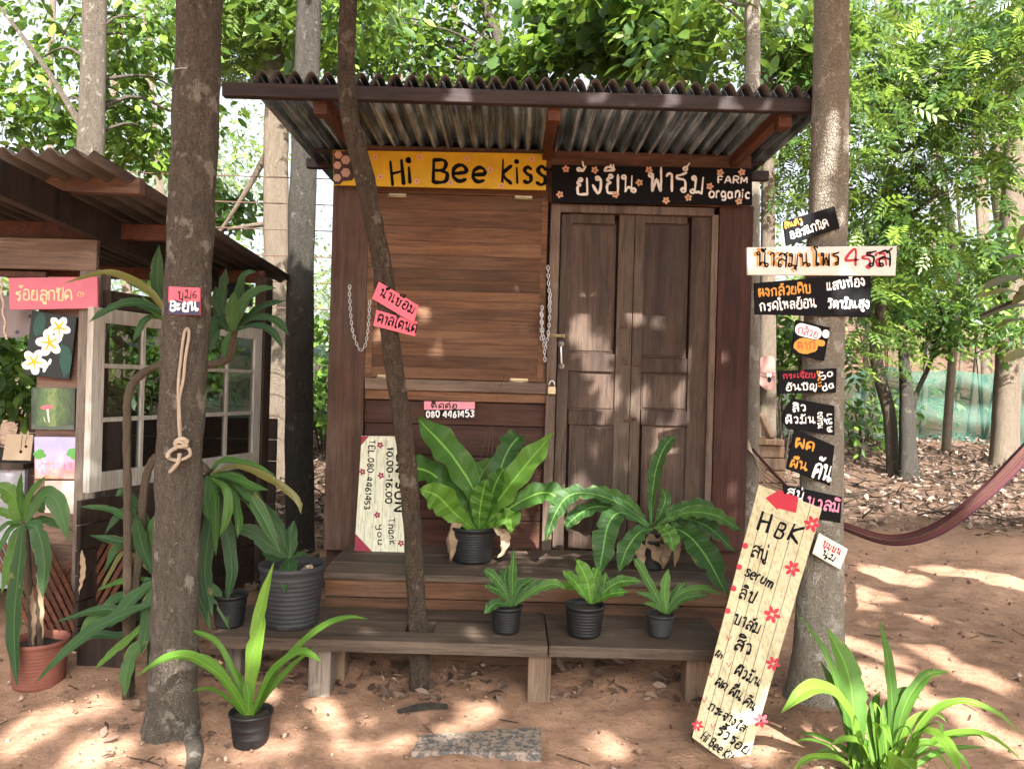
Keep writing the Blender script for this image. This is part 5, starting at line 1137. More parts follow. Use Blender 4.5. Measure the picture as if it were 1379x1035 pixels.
for q in range(15):
    a_ = random.uniform(-1, 1); x0 = 1190+30*a_+random.uniform(-25, 25); L = random.uniform(40, 110); bx = x0+a_*L*.8+random.uniform(-20, 20); ty = 1040-L*random.uniform(.35, 1)
    fr(m, [(x0, 1045), (x0+(bx-x0)*.4, 1045-(1045-ty)*.75), (bx, ty), (bx+a_*22, ty+random.uniform(0, 26))], d+random.uniform(-.1, .15), d+random.uniform(-.3, .2), random.uniform(5, 10), 'strap', N0=(0, -.55, .85), fold=.3)
m.build('leaves', M['strap'], o)
# dracaenas around the left trunk
def drac(label, stems, leaves_, d, loc_px, name='dracaena'):
    b = G(*loc_px); o = thing(name, label, 'plant', Vector((b.x, d, g1(b.x, d))))
    for s_ in stems:
        P3 = [W(x, y, d+e) for x, y, e in s_]; P3[0].z = min(P3[0].z, g1(P3[0].x, P3[0].y))
        k = len(P3)*8; P4 = cr(P3, k); m = MB(); m.tube(P4, [.0165*(1+.10*math.sin(i*2.1)) for i in range(k)], 10); m.build('stem', M['cane'], o)
    m = MB()
    for px, e, w_, mt, *r in leaves_: fr(m, px, d+e, d+e+(r[0] if r else -.05), w_, 'drac', mat=mt, N0=(random.uniform(-.3, .3), -.7, .7), fold=.22, wav=.03, nw=3)
    m.build('leaves', [M['drac'], M['drac_g'], M['lf_olive']], o); return o
drac('dracaena with a bent cane passing behind the dark trunk, crown against the window', [[(172, 880, 0), (172, 720, 0), (171, 580, 0), (174, 528, 0), (192, 503, .02), (225, 489, .06), (262, 492, .06), (292, 489, .05), (309, 479, .04), (315, 445, .02)], [(222, 489, .06), (236, 460, .05), (234, 428, .05)]],
     [([(312, 446), (300, 415), (303, 385), (305, 360)], .02, 26, 0), ([(314, 446), (325, 415), (345, 393), (372, 388)], .0, 25, 0), ([(315, 446), (345, 428), (372, 432), (390, 452)], .0, 16, 0), ([(316, 446), (345, 438), (368, 448), (381, 470)], -.05, 14, 0), ([(311, 446), (296, 420), (290, 385)], .05, 22, 0), ([(310, 446), (292, 430), (284, 455)], .0, 22, 0), ([(312, 446), (304, 462), (302, 482)], -.03, 13, 1), ([(314, 446), (322, 400), (330, 372), (345, 366)], .06, 22, 0), ([(312, 446), (292, 440), (282, 475)], .04, 20, 0), ([(313, 446), (312, 420), (316, 392)], -.02, 20, 0), ([(316, 446), (350, 415), (385, 405)], .06, 18, 0),
      ([(230, 428), (195, 388), (145, 368), (84, 382)], -.05, 17, 2), ([(230, 430), (190, 408), (150, 415), (119, 434)], -.05, 20, 0), ([(230, 430), (195, 414), (160, 402)], .05, 14, 0), ([(231, 428), (212, 385), (214, 330)], .08, 22, 0), ([(230, 432), (200, 428), (178, 462)], .02, 14, 0), ([(232, 428), (205, 395), (170, 380)], .1, 16, 0), ([(231, 430), (215, 425), (190, 398)], .0, 12, 1)], 3.22, (172, 905))
drac('second dracaena with a paler cane, its drooping crown right of the dark trunk', [[(177, 905, .02), (178, 830, .02), (188, 740, .02), (194, 660, .02), (204, 622, .03), (222, 611, .06), (255, 614, .05), (282, 636, .03)]],
     [([(283, 638), (320, 628), (365, 645), (400, 672), (406, 692)], 0, 13, 2), ([(284, 640), (320, 648), (350, 690), (377, 742)], 0, 24, 0), ([(283, 640), (312, 642), (340, 655), (362, 660)], -.05, 15, 1), ([(284, 642), (306, 662), (306, 695), (296, 722)], -.05, 16, 1), ([(282, 642), (290, 675), (291, 748)], -.03, 17, 1), ([(284, 640), (312, 660), (322, 700), (320, 725)], .03, 15, 1), ([(280, 640), (276, 670), (282, 702)], -.06, 16, 1), ([(284, 638), (315, 640), (345, 668), (356, 700)], .06, 16, 1), ([(282, 640), (296, 655), (330, 668), (342, 690)], .08, 16, 0), ([(282, 638), (300, 620), (335, 625), (372, 640)], .05, 14, 1), ([(281, 642), (284, 690), (276, 770), (286, 830)], .1, 24, 0), ([(282, 642), (300, 690), (312, 760), (306, 810)], .12, 22, 0), ([(280, 640), (268, 665), (262, 700)], .02, 14, 0)], 3.24, (178, 905))
drac('low dracaena clump with long dark leaves between the trunk and the stall', [[(214, 900, .1), (213, 840, .1), (212, 780, .1)]],
     [([(212, 782), (185, 800), (162, 825), (146, 846)], 0, 26, 0), ([(212, 782), (200, 810), (196, 850), (190, 882)], -.03, 20, 0), ([(212, 850), (185, 872), (172, 900), (168, 938)], -.05, 26, 0), ([(212, 780), (195, 745), (187, 715), (184, 690)], .05, 22, 0), ([(210, 800), (180, 830), (140, 820), (75, 837)], .1, 18, 0), ([(210, 810), (160, 830), (110, 858), (46, 920)], -.1, 22, 0), ([(210, 840), (165, 855), (125, 855), (90, 880)], .05, 14, 0), ([(212, 770), (180, 735), (155, 728), (120, 720)], .1, 17, 0), ([(212, 770), (175, 705), (145, 685), (105, 682)], .12, 13, 0), ([(212, 780), (182, 780), (155, 785), (130, 795)], .1, 12, 1), ([(212, 770), (205, 730), (210, 690)], .08, 22, 0), ([(214, 780), (225, 800), (215, 860)], .1, 22, 0), ([(212, 780), (196, 790), (205, 850), (198, 905)], .06, 18, 0), ([(212, 775), (170, 745), (150, 770), (137, 792)], .08, 12, 2), ([(212, 800), (240, 770), (262, 790), (285, 850)], .15, 22, 0), ([(214, 800), (250, 780), (290, 800), (310, 850)], .2, 20, 0), ([(212, 760), (180, 700), (165, 690), (140, 720)], .15, 20, 0), ([(212, 770), (190, 720), (160, 735), (140, 770)], .18, 20, 0), ([(212, 800), (180, 800), (150, 810), (120, 850)], .2, 18, 0), ([(212, 830), (170, 830), (130, 830), (105, 855)], .12, 20, 0), ([(212, 760), (200, 715), (170, 665), (155, 668)], .2, 18, 0), ([(212, 820), (185, 850), (150, 880), (128, 900)], .0, 16, 1)], 3.2, (214, 905))
bp = G(52, 918); o = thing('potted_dracaena', 'dracaena with broad hanging leaves in a red clay pot at the far left', 'potted plant', bp); d = bp.y; k = d/1036
pot(o, bp-Vector((0, 0, .01)), 30*k, 35*k, 62*k, M['terracotta'])
m = MB(); m.tube(cr([W(45, 880, d), W(40, 800, d), W(32, 700, d-.02)], 20), .016, 10); m.tube(cr([W(55, 880, d), W(52, 800, d), W(44, 735, d)], 20), .012, 10); m.build('stem', M['cane'], o)
m = MB()
for px, e, w_, mt in (([(31, 702), (18, 668), (-6, 650)], 0, 30, 1), ([(32, 700), (40, 668), (62, 640)], -.03, 14, 1), ([(31, 700), (27, 668), (29, 636)], 0, 11, 1), ([(34, 704), (58, 668), (78, 678), (92, 728)], -.05, 31, 0), ([(31, 705), (26, 760), (19, 840), (23, 925)], -.1, 30, 0), ([(36, 706), (50, 712), (60, 755), (57, 805)], -.08, 29, 0), ([(28, 705), (12, 715), (-8, 755)], -.05, 10, 1), ([(28, 705), (10, 705), (-8, 722)], -.05, 10, 1), ([(30, 703), (8, 690), (-12, 690)], .05, 16, 1), ([(34, 704), (60, 700), (100, 715)], .1, 14, 0), ([(33, 702), (50, 680), (60, 690)], .1, 22, 0), ([(30, 705), (20, 730), (2, 800)], .05, 20, 1)): fr(m, px, d+e, d+e-.06, w_, 'drac', mat=mt, N0=(random.uniform(-.2, .2), -.85, .5), fold=.2, wav=.02)
m.build('leaves', [M['drac'], M['drac_g']], o)
m = MB()
for px in ([(50, 760), (55, 800), (58, 860)], [(40, 780), (46, 830), (44, 880)], [(110, 740), (112, 770), (106, 800)]): fr(m, px, d, d-.04, 9, 'lance', wav=.2)
m.build('dead_leaf', M['dead'], o)
def join(*ms):
    V = []; F = []; r_ = []; k = 0
    for v, f, r in ms: V.append(v); F.append(f+k); r_.append(r); k += len(v)
    return np.concatenate(V), np.concatenate(F), np.concatenate(r_)
# ------------------------------------------------------------------ hammock, paver, sticks, net
m = MB(); path = [(1013, 604, 5.35), (1055, 650, 5.0), (1098, 690, 4.7), (1135, 708, 4.5), (1200, 727, 4.3), (1262, 712, 4.12), (1325, 664, 3.98), (1383, 606, 3.88), (1450, 530, 3.80), (1530, 420, 3.74)]
P3 = [W(*q) for q in path]; n = 90; C = cr(P3, n)
tt = np.linspace(0, 1, n); rad = np.interp(tt, [0, .12, .3, .55, .75, .9, 1], [.006, .010, .019, .026, .030, .027, .010])
mb = MB(); mb.tube(C, list(rad), 44)
for i in range(n):
    for j in range(44):
        q = Vector(mb.v[i*44+j]); c = Vector(C[i]); a = 2*math.pi*j/44
        mb.v[i*44+j] = tuple(c+(q-c)*(1+.26*math.sin(4*a+5*tt[i])+.14*math.sin(9*a+2-3*tt[i])+.06*math.sin(15*a+9*tt[i])))
stripe = [random.random() for _ in range(44)]; mb.r = [stripe[i % 44] for i in range(len(mb.v))]
t = NT('striped hammock cloth'); wv = t.math('MULTIPLY_ADD', t.noise(t.coord((90, 90, 90)), 1, 3, .5), .25, t.math('MULTIPLY', t.attr(), .85))
col = t.ramp(wv, [(.2, (.085, .025, .025)), (.5, (.14, .045, .04)), (.62, (.15, .10, .07)), (.72, (.07, .03, .055)), (.9, (.13, .05, .06))]); t.base(col); t.rough(.85, .2); t.bump(wv, .5, .004)
ham = tag(mb.build('hammock', t.m), 'dark red striped hammock slung in a sagging curve at right', 'hammock')
m = MB(); 
for k in range(5): m.tube(cr([W(1003+k, 600-2*k, 5.36), W(1030, 628+6*k, 5.2), W(1062, 655+2*k, 4.98)], 10), .004, 6)
m.build('cord', M['rope'], ham)
cs = [G(x, y) for x, y in ((566, 992), (728, 990), (729, 1027), (553, 1020))]
t = NT('worn concrete'); v = t.coord((1, 1, 1)); vo = t.noise(t.coord((42, 42, 42)), 1, 5, .6, .8)
t.base(t.mix(t.ramp(vo, [(.47, (0, 0, 0)), (.53, (1, 1, 1))]), (.26, .20, .155), t.ramp(t.noise(v, 60, 4), [(.3, (.07, .065, .06)), (.7, (.14, .13, .12))]))); t.rough(.95, .1); t.bump(t.ramp(vo, [(.45, (0, 0, 0)), (.55, (1, 1, 1))]), .5, .006)
zt_ = max(p.z for p in cs)+.010
m = MB(); m.slab([Vector((p.x, p.y, zt_)) for p in cs], .05, back=Vector((0, 0, -1))); tag(m.build('paving_slab', t.m, bevel=.006), 'worn speckled concrete paving slab sunk in the red soil', 'paving slab')
p0, p1 = G(536, 962), G(602, 954); tag(trunk([p0+Vector((0, 0, .008)), p0.lerp(p1, .5)+Vector((0, .01, .014)), p1+Vector((0, 0, .008))], [.010, .016, .012], 10, .01, .25, 30).build('charred_stick', M['bark_d']), 'short blackened stick lying on the soil before the bench', 'stick')
# litter
def flat_leaves(n, px, sz, hgt=.02, mask=None, tmpl=OVATE):
    x = rng.uniform(*px[0], n); y = rng.uniform(*px[1], n)
    if mask is not None: k = mask(x, y); x, y = x[k], y[k]; n = len(x)
    z = gz(x, y)+rng.random(n)*hgt+.004
    a = rng.random(n)*6.28; pt = rng.normal(0, .35, n); D = np.stack([np.cos(a)*np.cos(pt), np.sin(a)*np.cos(pt), np.sin(pt)], 1)
    up = np.array([0, 0, 1.])+rng.normal(0, .4, (n, 3)); sd = np.cross(up, D); sd /= np.linalg.norm(sd, axis=1)[:, None]; nn = np.cross(D, sd)
    s_ = sz*rng.uniform(.5, 1.3, n); tv, tf = tmpl; curl = rng.uniform(-3, 4, n)
    zz = tv[None, :, 2]*curl[:, None]
    V = np.stack([x, y, z], 1)[:, None]+s_[:, None, None]*(tv[None, :, 0, None]*D[:, None]+tv[None, :, 1, None]*sd[:, None]+zz[..., None]*nn[:, None])
    return V.reshape(-1, 3), (tf[None]+(np.arange(n)*len(tv))[:, None, None]).reshape(-1, 3), np.repeat(rng.random(n), len(tv))
out = lambda x, y: ~((np.abs(x-.1) < 1.25) & (y > 4.3) & (y < 6.3))
far_r = lambda x, y: out(x, y) & (rng.random(len(x)) < np.clip((y-6.6-.25*np.sin(2*x))/1.4, 0, 1)*np.clip(.62+.55*np.sin(1.7*x+.9*y)*np.sin(2.3*y-.8*x+1)+.25*np.sin(5*x-3*y), .12, 1))
A1 = flat_leaves(34000, ((-7, 10), (6.2, 15.5)), .095, .07, far_r)
A2 = flat_leaves(2600, ((-3.5, -1.0), (4.6, 8)), .10, .04, out)
A3 = flat_leaves(260, ((-1.5, 1.2), (3.3, 3.75)), .07, .015)
A4 = flat_leaves(60, ((-2.4, 3.2), (2.5, 6.5)), .05, .004, out, DIAMOND); A5 = flat_leaves(200, ((-2.6, 3.6), (2.5, 6.6)), .022, .003, out, DIAMOND)
near = [flat_leaves(k_, ((p_.x-s_, p_.x+s_), (p_.y-s_, p_.y+s_)), z_, .012, out, T_) for p_, s_ in ((bL, .28), (bR, .30), (Vector((-.41, 3.44)), .16)) for k_, z_, T_ in ((26, .05, OVATE), (70, .022, DIAMOND))]
V, F, r_ = join(A1, A2, A3, A4, A5, *near); o = np_mesh('leaf_litter', V, F, r_, M['litter']); tag(o, kind='stuff')
m = MB()
for _ in range(700):
    x = random.uniform(-3.5, 8); y = random.uniform(7.5, 13)
    if abs(x-.1) < 1.3 and y < 6.4: continue
    a = random.random()*6.28; L = random.uniform(.15, .7); z = g1(x, y)+.03
    q = [Vector((x, y, z)), Vector((x+L*.5*math.cos(a), y+L*.5*math.sin(a), z+random.uniform(.02, .10))), Vector((x+L*math.cos(a+.3), y+L*math.sin(a+.3), g1(x+L*math.cos(a), y+L*math.sin(a))+random.uniform(.02, .2)))]
    m.tube(cr(q, 6), [.010, .009, .008, .007, .006, .004], 5)
for _ in range(120):
    x = random.uniform(-2.2, 3); y = random.uniform(2.6, 6); a = random.random()*6.28; L = random.uniform(.03, .14)
    if abs(x-.1) < 1.4 and y > 3.2: continue
    q = [Vector((x+L*k*math.cos(a+.2*k), y+L*k*math.sin(a), g1(x+L*k*math.cos(a), y+L*k*math.sin(a))+.006)) for k in (0, .5, 1)]; m.tube(q, .0022, 4)
tag(m.build('dry_twigs', M['twig'], loc=(0, 8, 0)), kind='stuff')
# grit and clods on the bare soil
n = 9000; x = rng.uniform(-2.8, 4.2, n); y = rng.uniform(2.3, 7.2, n); k = out(x, y)&(rng.random(n) < np.clip(3.2/y**1.1, 0, 1)); x, y = x[k], y[k]; n = len(x)
s_ = .004*np.exp(rng.normal(0, .55, n)); oc = np.array([(1, 0, 0), (-1, 0, 0), (0, 1, 0), (0, -1, 0), (0, 0, .8), (0, 0, -.8)], float); of = np.array([(0, 2, 4), (2, 1, 4), (1, 3, 4), (3, 0, 4), (2, 0, 5), (1, 2, 5), (3, 1, 5), (0, 3, 5)])
V = np.stack([x, y, gz(x, y)+.3*s_+.003], 1)[:, None]+(oc[None]+rng.normal(0, .25, (n, 6, 3)))*s_[:, None, None]
t = NT('soil clods'); t.base(t.ramp(t.attr(), [(0, (.10, .06, .042)), (.6, (.24, .15, .105)), (1, (.34, .25, .19))])); t.rough(.95, .1)
tag(np_mesh('soil_grit', V.reshape(-1, 3), (of[None]+(np.arange(n)*6)[:, None, None]).reshape(-1, 3), np.repeat(rng.random(n), 6), t.m, smooth=False), kind='stuff')
# green shade net
t = NT('green shade net'); v = t.coord((1, 1, 1)); n = t.noise(t.coord((3, 3, 7)), 1, 5, .6)
t.base(t.mix(n, (.018, .085, .062), (.05, .15, .11))); t.rough(.6)
tp_ = t.new('ShaderNodeBsdfTransparent'); mx = t.new('ShaderNodeMixShader'); mx.inputs[0].default_value = .62
tl = t.new('ShaderNodeBsdfTranslucent'); tl.inputs[0].default_value = (.05, .20, .15, 1); m2 = t.new('ShaderNodeMixShader'); m2.inputs[0].default_value = .4
t.link(t.b.outputs[0], m2.inputs[1]); t.link(tl.outputs[0], m2.inputs[2]); t.link(tp_.outputs[0], mx.inputs[1]); t.link(m2.outputs[0], mx.inputs[2]); t.link(mx.outputs[0], t.out.inputs[0])
def net(name, label, x0, x1, y, h):
    nx, ny = 200, 34; m = MB(); vs = []
    for i in range(ny):
        for j in range(nx):
            x = x0+(x1-x0)*j/(nx-1); f = i/(ny-1); yy = y+.22*math.sin(x*1.3+.6*math.sin(x*.7))*(1-f*.4)+.09*math.sin(x*5.3+f*5)+.16*f*f*math.sin(x*.6+1)+.10*math.sin(f*13+.5*math.sin(x*1.1)+.8*x)*(.4+.6*abs(math.sin(x*.9)))
            vs.append((x, yy, g1(x, y)-.05+(h+.10*math.sin(x*.8)-.22*abs(math.sin(x*.95)))*f))
    m.add(vs, [(i*nx+j, i*nx+j+1, (i+1)*nx+j+1, (i+1)*nx+j) for i in range(ny-1) for j in range(nx-1)], smooth=True)
    tag(m.build(name, t.m), label, 'net')
net('shade_net', 'long green shade net fence across the back of the wood', -6.5, 12, 14.0, 1.5)
# wire fence behind the stall
wf = thing('wire_fence', 'wire fence of thin horizontal strands between the stall and the kiosk', 'fence', (-2.4, 7.4, g1(-2.4, 7.4)))
for z in (2.05, 2.3, 2.55, 2.8, 3.05, 3.3):
    m = MB(); m.tube([(-6.5, 7.5, z+.05), (-4, 7.42, z), (-1.2, 7.36, z-.03)], .006, 5); m.build('strand', M['rust'], wf)
for x in (-6.5, -1.25):
    m = MB(); m.box(x-.04, x+.04, 7.36, 7.42, g1(x, 7.4)-.1, 3.4); m.build('post', M['grey'], wf)

# ------------------------------------------------------------------ trees behind
def bg_tree(name, label, px, w0, w1, mat, crown=None, base=None, up=2.5, cat='tree', lean=0, branches=(), leafmat='lf_broad', size=.16, n=2500, tmpl=OVATE, br=.45, group=None, nseg=14, flare=.3):
    'px: trunk points in the photograph from the ground upwards (x, y); w0, w1 widths in px'
    b = base if base else G(*px[0]); d = b.y; pts = [b-Vector((0, 0, .08))]+[W(x, y, d) for x, y in px[1:]]
    top = pts[-1]+(pts[-1]-pts[-2]).normalized()*up; pts.append(top)
    k = d/1036/2; rads = list(np.linspace(w0*k, w1*k, len(pts)-1))+[w1*k*.45]
    o = tree(name, label, pts, rads, mat, cat, group, nseg, .10, .07, 5, flare)
    for bpts, r in branches: 
        m = trunk([W(x, y, e) for x, y, e in bpts], [r, r*.4], 8, .12, .06, 6); m.build('branch', mat, o)
    if crown:
        cl = []
        for c, r, kk in crown: cl += blobs(W(*c), r, kk, br)
        V, F, r_ = join(leaves(cl, int(n*.62), size, tmpl), leaves(cl, int(n*.75), size*.6, tmpl)); np_mesh('crown', V, F, r_, M[leafmat], o)
        for c_, q_ in cl[::3]:
            e = Vector(c_); s0 = min((Vector(p) for p in cr(pts, 24)[8:]), key=lambda p: (p-e).length+.8*max(0, p.z-e.z+.3)); L = (e-s0).length
            if L > .15: trunk([s0, s0.lerp(e, .5)+Vector((random.uniform(-.1, .1), random.uniform(-.1, .1), .10*L)), e], [min(.022, .010+.006*L), .010, .004], 6, .12, .10, 8).build('branch', mat, o)
    return o
bg_tree('broadleaf_tree', 'rough brown trunk rising behind the roof of the craft stall', [(112, 700), (118, 300), (122, 200), (126, 90), (128, 0)], 38, 30, M['bark_g'], [((50, 60, 7.8), (1.0, .6, .5), 9), ((180, 120, 7.8), (.8, .6, .8), 10), ((30, 150, 7.6), (.9, .5, .5), 10), ((190, 190, 8.0), (.8, .6, .4), 8), ((150, -40, 8.2), (2.0, .8, .6), 10), ((225, 40, 7.2), (.5, .4, .4), 4)], base=Vector((W(112, 700, 6.55).x, 6.55, g1(-4, 6.55))), n=3000, size=.15, branches=[([(122, 190, 6.6), (60, 90, 7.2), (0, 10, 7.5)], .035), ([(124, 150, 6.6), (180, 130, 7.2), (230, 150, 7.5)], .025)])
bg_tree('pale_trunk_tree', 'pale grey trunk, sunlit at its foot, left of the dark trunk beside the kiosk', [(372, 652), (374, 560), (372, 380), (372, 200), (376, 60), (378, 0)], 36, 30, M['bark_p'], [((330, 20, 9.3), (1.2, 1, .7), 8), ((430, 20, 9.0), (1.0, .9, .5), 7)], n=3200, size=.30, tmpl=PINNATE, leafmat='lf_far', branches=[([(374, 180, 9.5), (330, 260, 9.6), (285, 330, 9.8)], .05), ([(372, 300, 9.5), (330, 305, 9.7), (270, 315, 9.9)], .04)])
bg_tree('dark_trunk_tree', 'dark straight trunk standing just left of the kiosk corner', [(404, 742), (403, 560), (404, 420), (408, 240), (414, 80), (416, 0)], 38, 32, M['bark_d'], [((470, 40, 6.3), (.7, .6, .5), 6)], n=500, size=.16, base=None, flare=.15)
bg_tree('slim_trunk_tree', 'slim mottled trunk directly behind the right wall of the kiosk', [(1010, 690), (1012, 560), (1013, 400), (1013, 200), (1014, 60), (1013, 0)], 21, 20, M['bark_r'], [((960, 40, 5.9), (.7, .5, .5), 8)], base=Vector((W(1010, 690, 5.4).x, 5.4, g1(2, 5.4))), n=700, size=.15)
bg_tree('forked_tree', 'brown trunk showing above the middle of the roof among bright leaves', [(690, 600), (682, 200), (672, 60), (655, 15), (640, -60)], 16, 14, M['bark_g'], [((560, 70, 8.6), (1.2, .8, .45), 9), ((640, 60, 8.9), (1.0, .8, .5), 8), ((500, 40, 8.0), (.8, .7, .5), 7), ((610, -20, 8.4), (1.6, .9, .35), 9)], base=Vector((W(690, 600, 8.6).x, 8.6, g1(0, 8.6))), n=2900, size=.14, branches=[([(475, -20, 8.5), (520, 30, 8.5), (530, 70, 8.5), (560, 100, 8.5), (590, 130, 8.5)], .03), ([(662, 30, 8.6), (640, 60, 8.5), (625, 100, 8.4)], .012)])
bg_tree('vine_clad_tree', 'grey trunk wrapped in heart shaped leaves above the door side of the roof', [(735, 640), (730, 300), (728, 110), (730, 0)], 22, 20, M['bark_g'], [((800, 50, 7.0), (.45, .5, .40), 9), ((860, 60, 6.8), (.5, .5, .45), 10), ((920, 50, 6.9), (.5, .5, .42), 9), ((770, 10, 7.2), (.5, .4, .3), 6), ((850, 5, 6.6), (.7, .5, .3), 8), ((710, 80, 7.6), (.35, .4, .3), 3)], base=Vector((W(735, 640, 7.5).x, 7.5, g1(0, 7.5))), n=2900, size=.15, tmpl=HEART, br=.28)
bg_tree('leaning_sapling', 'thin winding pale stem behind the stacked signs, bare near the ground', [(1204, 640), (1198, 560), (1184, 505), (1179, 455), (1190, 390), (1197, 250), (1202, 130), (1204, 0)], 17, 13, M['bark_g'], [((1180, 60, 9.4), (.9, 1, .7), 14), ((1260, 110, 9.2), (1.0, 1, .7), 15), ((1180, 220, 9.4), (.8, .9, .8), 14), ((1270, 250, 9.6), (.9, 1, .7), 14), ((1330, 60, 9.0), (.9, 1, .8), 13), ((1340, 180, 9.2), (.8, 1, .6), 10), ((1235, 330, 9.8), (1.0, 1, .4), 10), ((1150, 330, 9.8), (.6, .8, .6), 8), ((1165, 440, 10.2), (.6, .6, .5), 6)], n=1750, size=.40, tmpl=PINNATE, leafmat='lf_pinn', branches=[([(1200, 180, 9.6), (1240, 120, 9.4), (1300, 60, 9.2)], .02), ([(1195, 330, 9.8), (1240, 280, 9.6), (1310, 220, 9.4)], .018)], nseg=10)
bg_tree('bush', 'leafy bush in front of the green net, right of the winding stem', [(1212, 560), (1230, 545), (1252, 490), (1262, 450)], 8, 5, M['bark_d'], [((1250, 415, 11), (1.0, .8, .40), 10), ((1310, 440, 11), (.8, .7, .40), 9), ((1290, 385, 11.4), (1.2, .8, .4), 8)], base=G(1218, 632), n=2300, size=.15, leafmat='lf_shrub', cat='bush', up=.3, nseg=8, tmpl=OVATE)
bg_tree('dark_stump_tree', 'dark fibrous stump behind the winding stem near the net', [(1224, 648), (1222, 590), (1220, 520), (1216, 470)], 26, 12, M['bark_d'], None, up=.2, cat='tree', nseg=12)
bg_tree('dappled_tree', 'stout sunlit trunk near the right edge of the wood', [(1352, 628), (1358, 480), (1364, 300), (1370, 120), (1374, 0)], 34, 28, M['bark_p'], [((1365, 20, 10.5), (1.2, 1, .6), 8), ((1380, 330, 10.4), (.5, .7, .6), 5)], n=900, size=.2, leafmat='lf_shrub')
bg_tree('animal_post_tree', 'pale trunk with a painted face board seen between the kiosk and the signs', [(1034, 605), (1033, 480), (1034, 380), (1034, 200), (1033, 62)], 27, 13, M['bark_p'], [((1075, 150, 7.6), (.4, .5, .9), 12), ((1070, 60, 7.8), (.5, .5, .5), 8)], base=Vector((W(1034, 600, 7.6).x, 7.6, g1(2.5, 7.6))), n=900, size=.30, tmpl=PINNATE, leafmat='lf_pinn', up=.25, branches=[([(1033, 70, 7.6), (1060, 80, 7.7), (1085, 110, 7.8)], .015)])
P_ = frontal(7.40)
fo, P_ = board('animal_board', 'pinkish animal face cutout with whiskers on the pale trunk behind the signs', 'cutout', [(1024, 482), (1030, 479), (1040, 479), (1044, 484), (1044, 520), (1040, 525), (1030, 524), (1023, 518)], 7.38, .03, paint('pinkish wood paint', (.24, .13, .11), .7, .15))
m = MB(); dot(m, P_, 1036, 511, 2.6, 0, 12, 4); 
for y in (503, 508): brush(m, P_, [(1024, y-2), (1030, y), (1044, y-1)], .6, 0)
m.build('painted_face', M['ink'], fo)
m = MB(); dot(m, P_, 1034, 505, 1.6, 0, 8, 3); dot(m, P_, 1037.5, 505, 1.6, 0, 8, 3); m.build('painted_eyes', M['white'], fo)
m = MB(); p = W(1038, 640, 7.3)
for k in range(5): rbox(m, 1018+k % 2, 1057+k % 2, 600+k*17, 616+k*17, 7.2, .4)
rbox(m, 1014, 1057, 591, 599.5, 7.15, .5, 0, .8)
tag(m.build('brick_stack', M['leg'], bevel=.01), 'low stack of dull blocks behind the pale trunk with the face board', 'bricks')
m = MB(); m.beam(W(1023, 558, 7.3), W(1038, 590, 7.2), .07, .05); m.beam(W(1022, 590, 7.22), W(1023, 560, 7.3), .04, .04); tag(m.build('crossed_wood', M['leg'], bevel=.004), 'pair of crossed wooden pieces propped on the block stack', 'wood')
# the tree just outside the frame that the hammock hangs from; its low branch dips into the picture
b = Vector((W(1540, 900, 3.74).x, 3.74, 0)); b.z = g1(b.x, b.y)
o = tree('hammock_tree', 'tree at the right edge with olive leaves dipping over the hammock', [b, b+Vector((-.02, 0, 1.3)), b+Vector((.03, 0, 3)), b+Vector((.1, -.1, 5))], [.12, .10, .09, .06], M['bark_g'], flare=.3)
trunk([b+Vector((0, 0, 2.2)), W(1440, 380, 3.6), W(1379, 400, 3.5), W(1320, 425, 3.4)], [.02, .012, .005], 8, .05, .05).build('branch', M['twig'], o)
m = MB()
for px, w_ in (([(1379, 372), (1350, 378), (1322, 390)], 26), ([(1390, 400), (1355, 392), (1310, 402)], 22), ([(1385, 410), (1350, 415), (1318, 430)], 22), ([(1390, 470), (1370, 478), (1352, 488)], 26), ([(1395, 350), (1370, 345), (1345, 352)], 18), ([(1390, 430), (1360, 432), (1335, 445)], 12), ([(1385, 300), (1378, 310), (1370, 330)], 14), ([(1390, 380), (1380, 395), (1362, 412)], 24)): fr(m, px, 3.55, 3.4, w_, 'lance', N0=(0, -.4, .9))
m.build('leaves', M['lf_olive'], o)
V, F, r_ = leaves(blobs((b.x+.1, 1.6, 5.6), (1.4, 2.4, .6), 30, .5), 4500, .17, OVATE, keep=keep_c); np_mesh('crown', V, F, r_, M['lf_canopy'], o)
# understorey bushes, each its own plant
def bush(label, px, d, r, n, size, mat, tmpl=OVATE, br=.35, k=10, group='bushes under the trees'):
    c = W(*px, d); base = Vector((c.x, d, g1(c.x, d))); o = thing('bush', label, 'bush', base, group)
    m = MB()
    for q in range(5):
        e = c+Vector((random.uniform(-.6, .6)*r[0], random.uniform(-.5, .5)*r[1], random.uniform(0, .5)*r[2])); m.tube(cr([base-Vector((0, 0, .05)), base.lerp(e, .5)+Vector((random.uniform(-.1, .1), 0, 0)), e], 8), list(np.linspace(.018, .006, 8)), 6)
    m.build('stem', M['twig'], o)
    V, F, r_ = leaves(blobs(c, r, k, br), n, size, tmpl); np_mesh('crown', V, F, r_, M[mat], o)
bush('light green bush seen in the gap between the dark trunk and the kiosk', (436, 520), 10.5, (.5, .6, 1.0), 900, .17, 'lf_shrub')
bush('pale bush above the stall roof between the two left trunks', (270, 300), 10.5, (.8, .8, .8), 900, .2, 'lf_shrub')
bush('green bush visible through the open left side of the stall', (15, 500), 6.6, (.7, .4, .6), 900, .15, 'lf_shrub')
bush('bushy foliage seen through the left casement window', (190, 490), 8.2, (.9, .6, .8), 1200, .16, 'lf_shrub')
bush('sparse low bush at the foot of the net behind the sign trunk', (1160, 560), 11.5, (.5, .5, .4), 260, .14, 'lf_shrub')
bush('bright bush beside the slim trunk behind the kiosk', (1060, 480), 10.8, (.5, .6, 1.0), 1000, .16, 'lf_shrub')
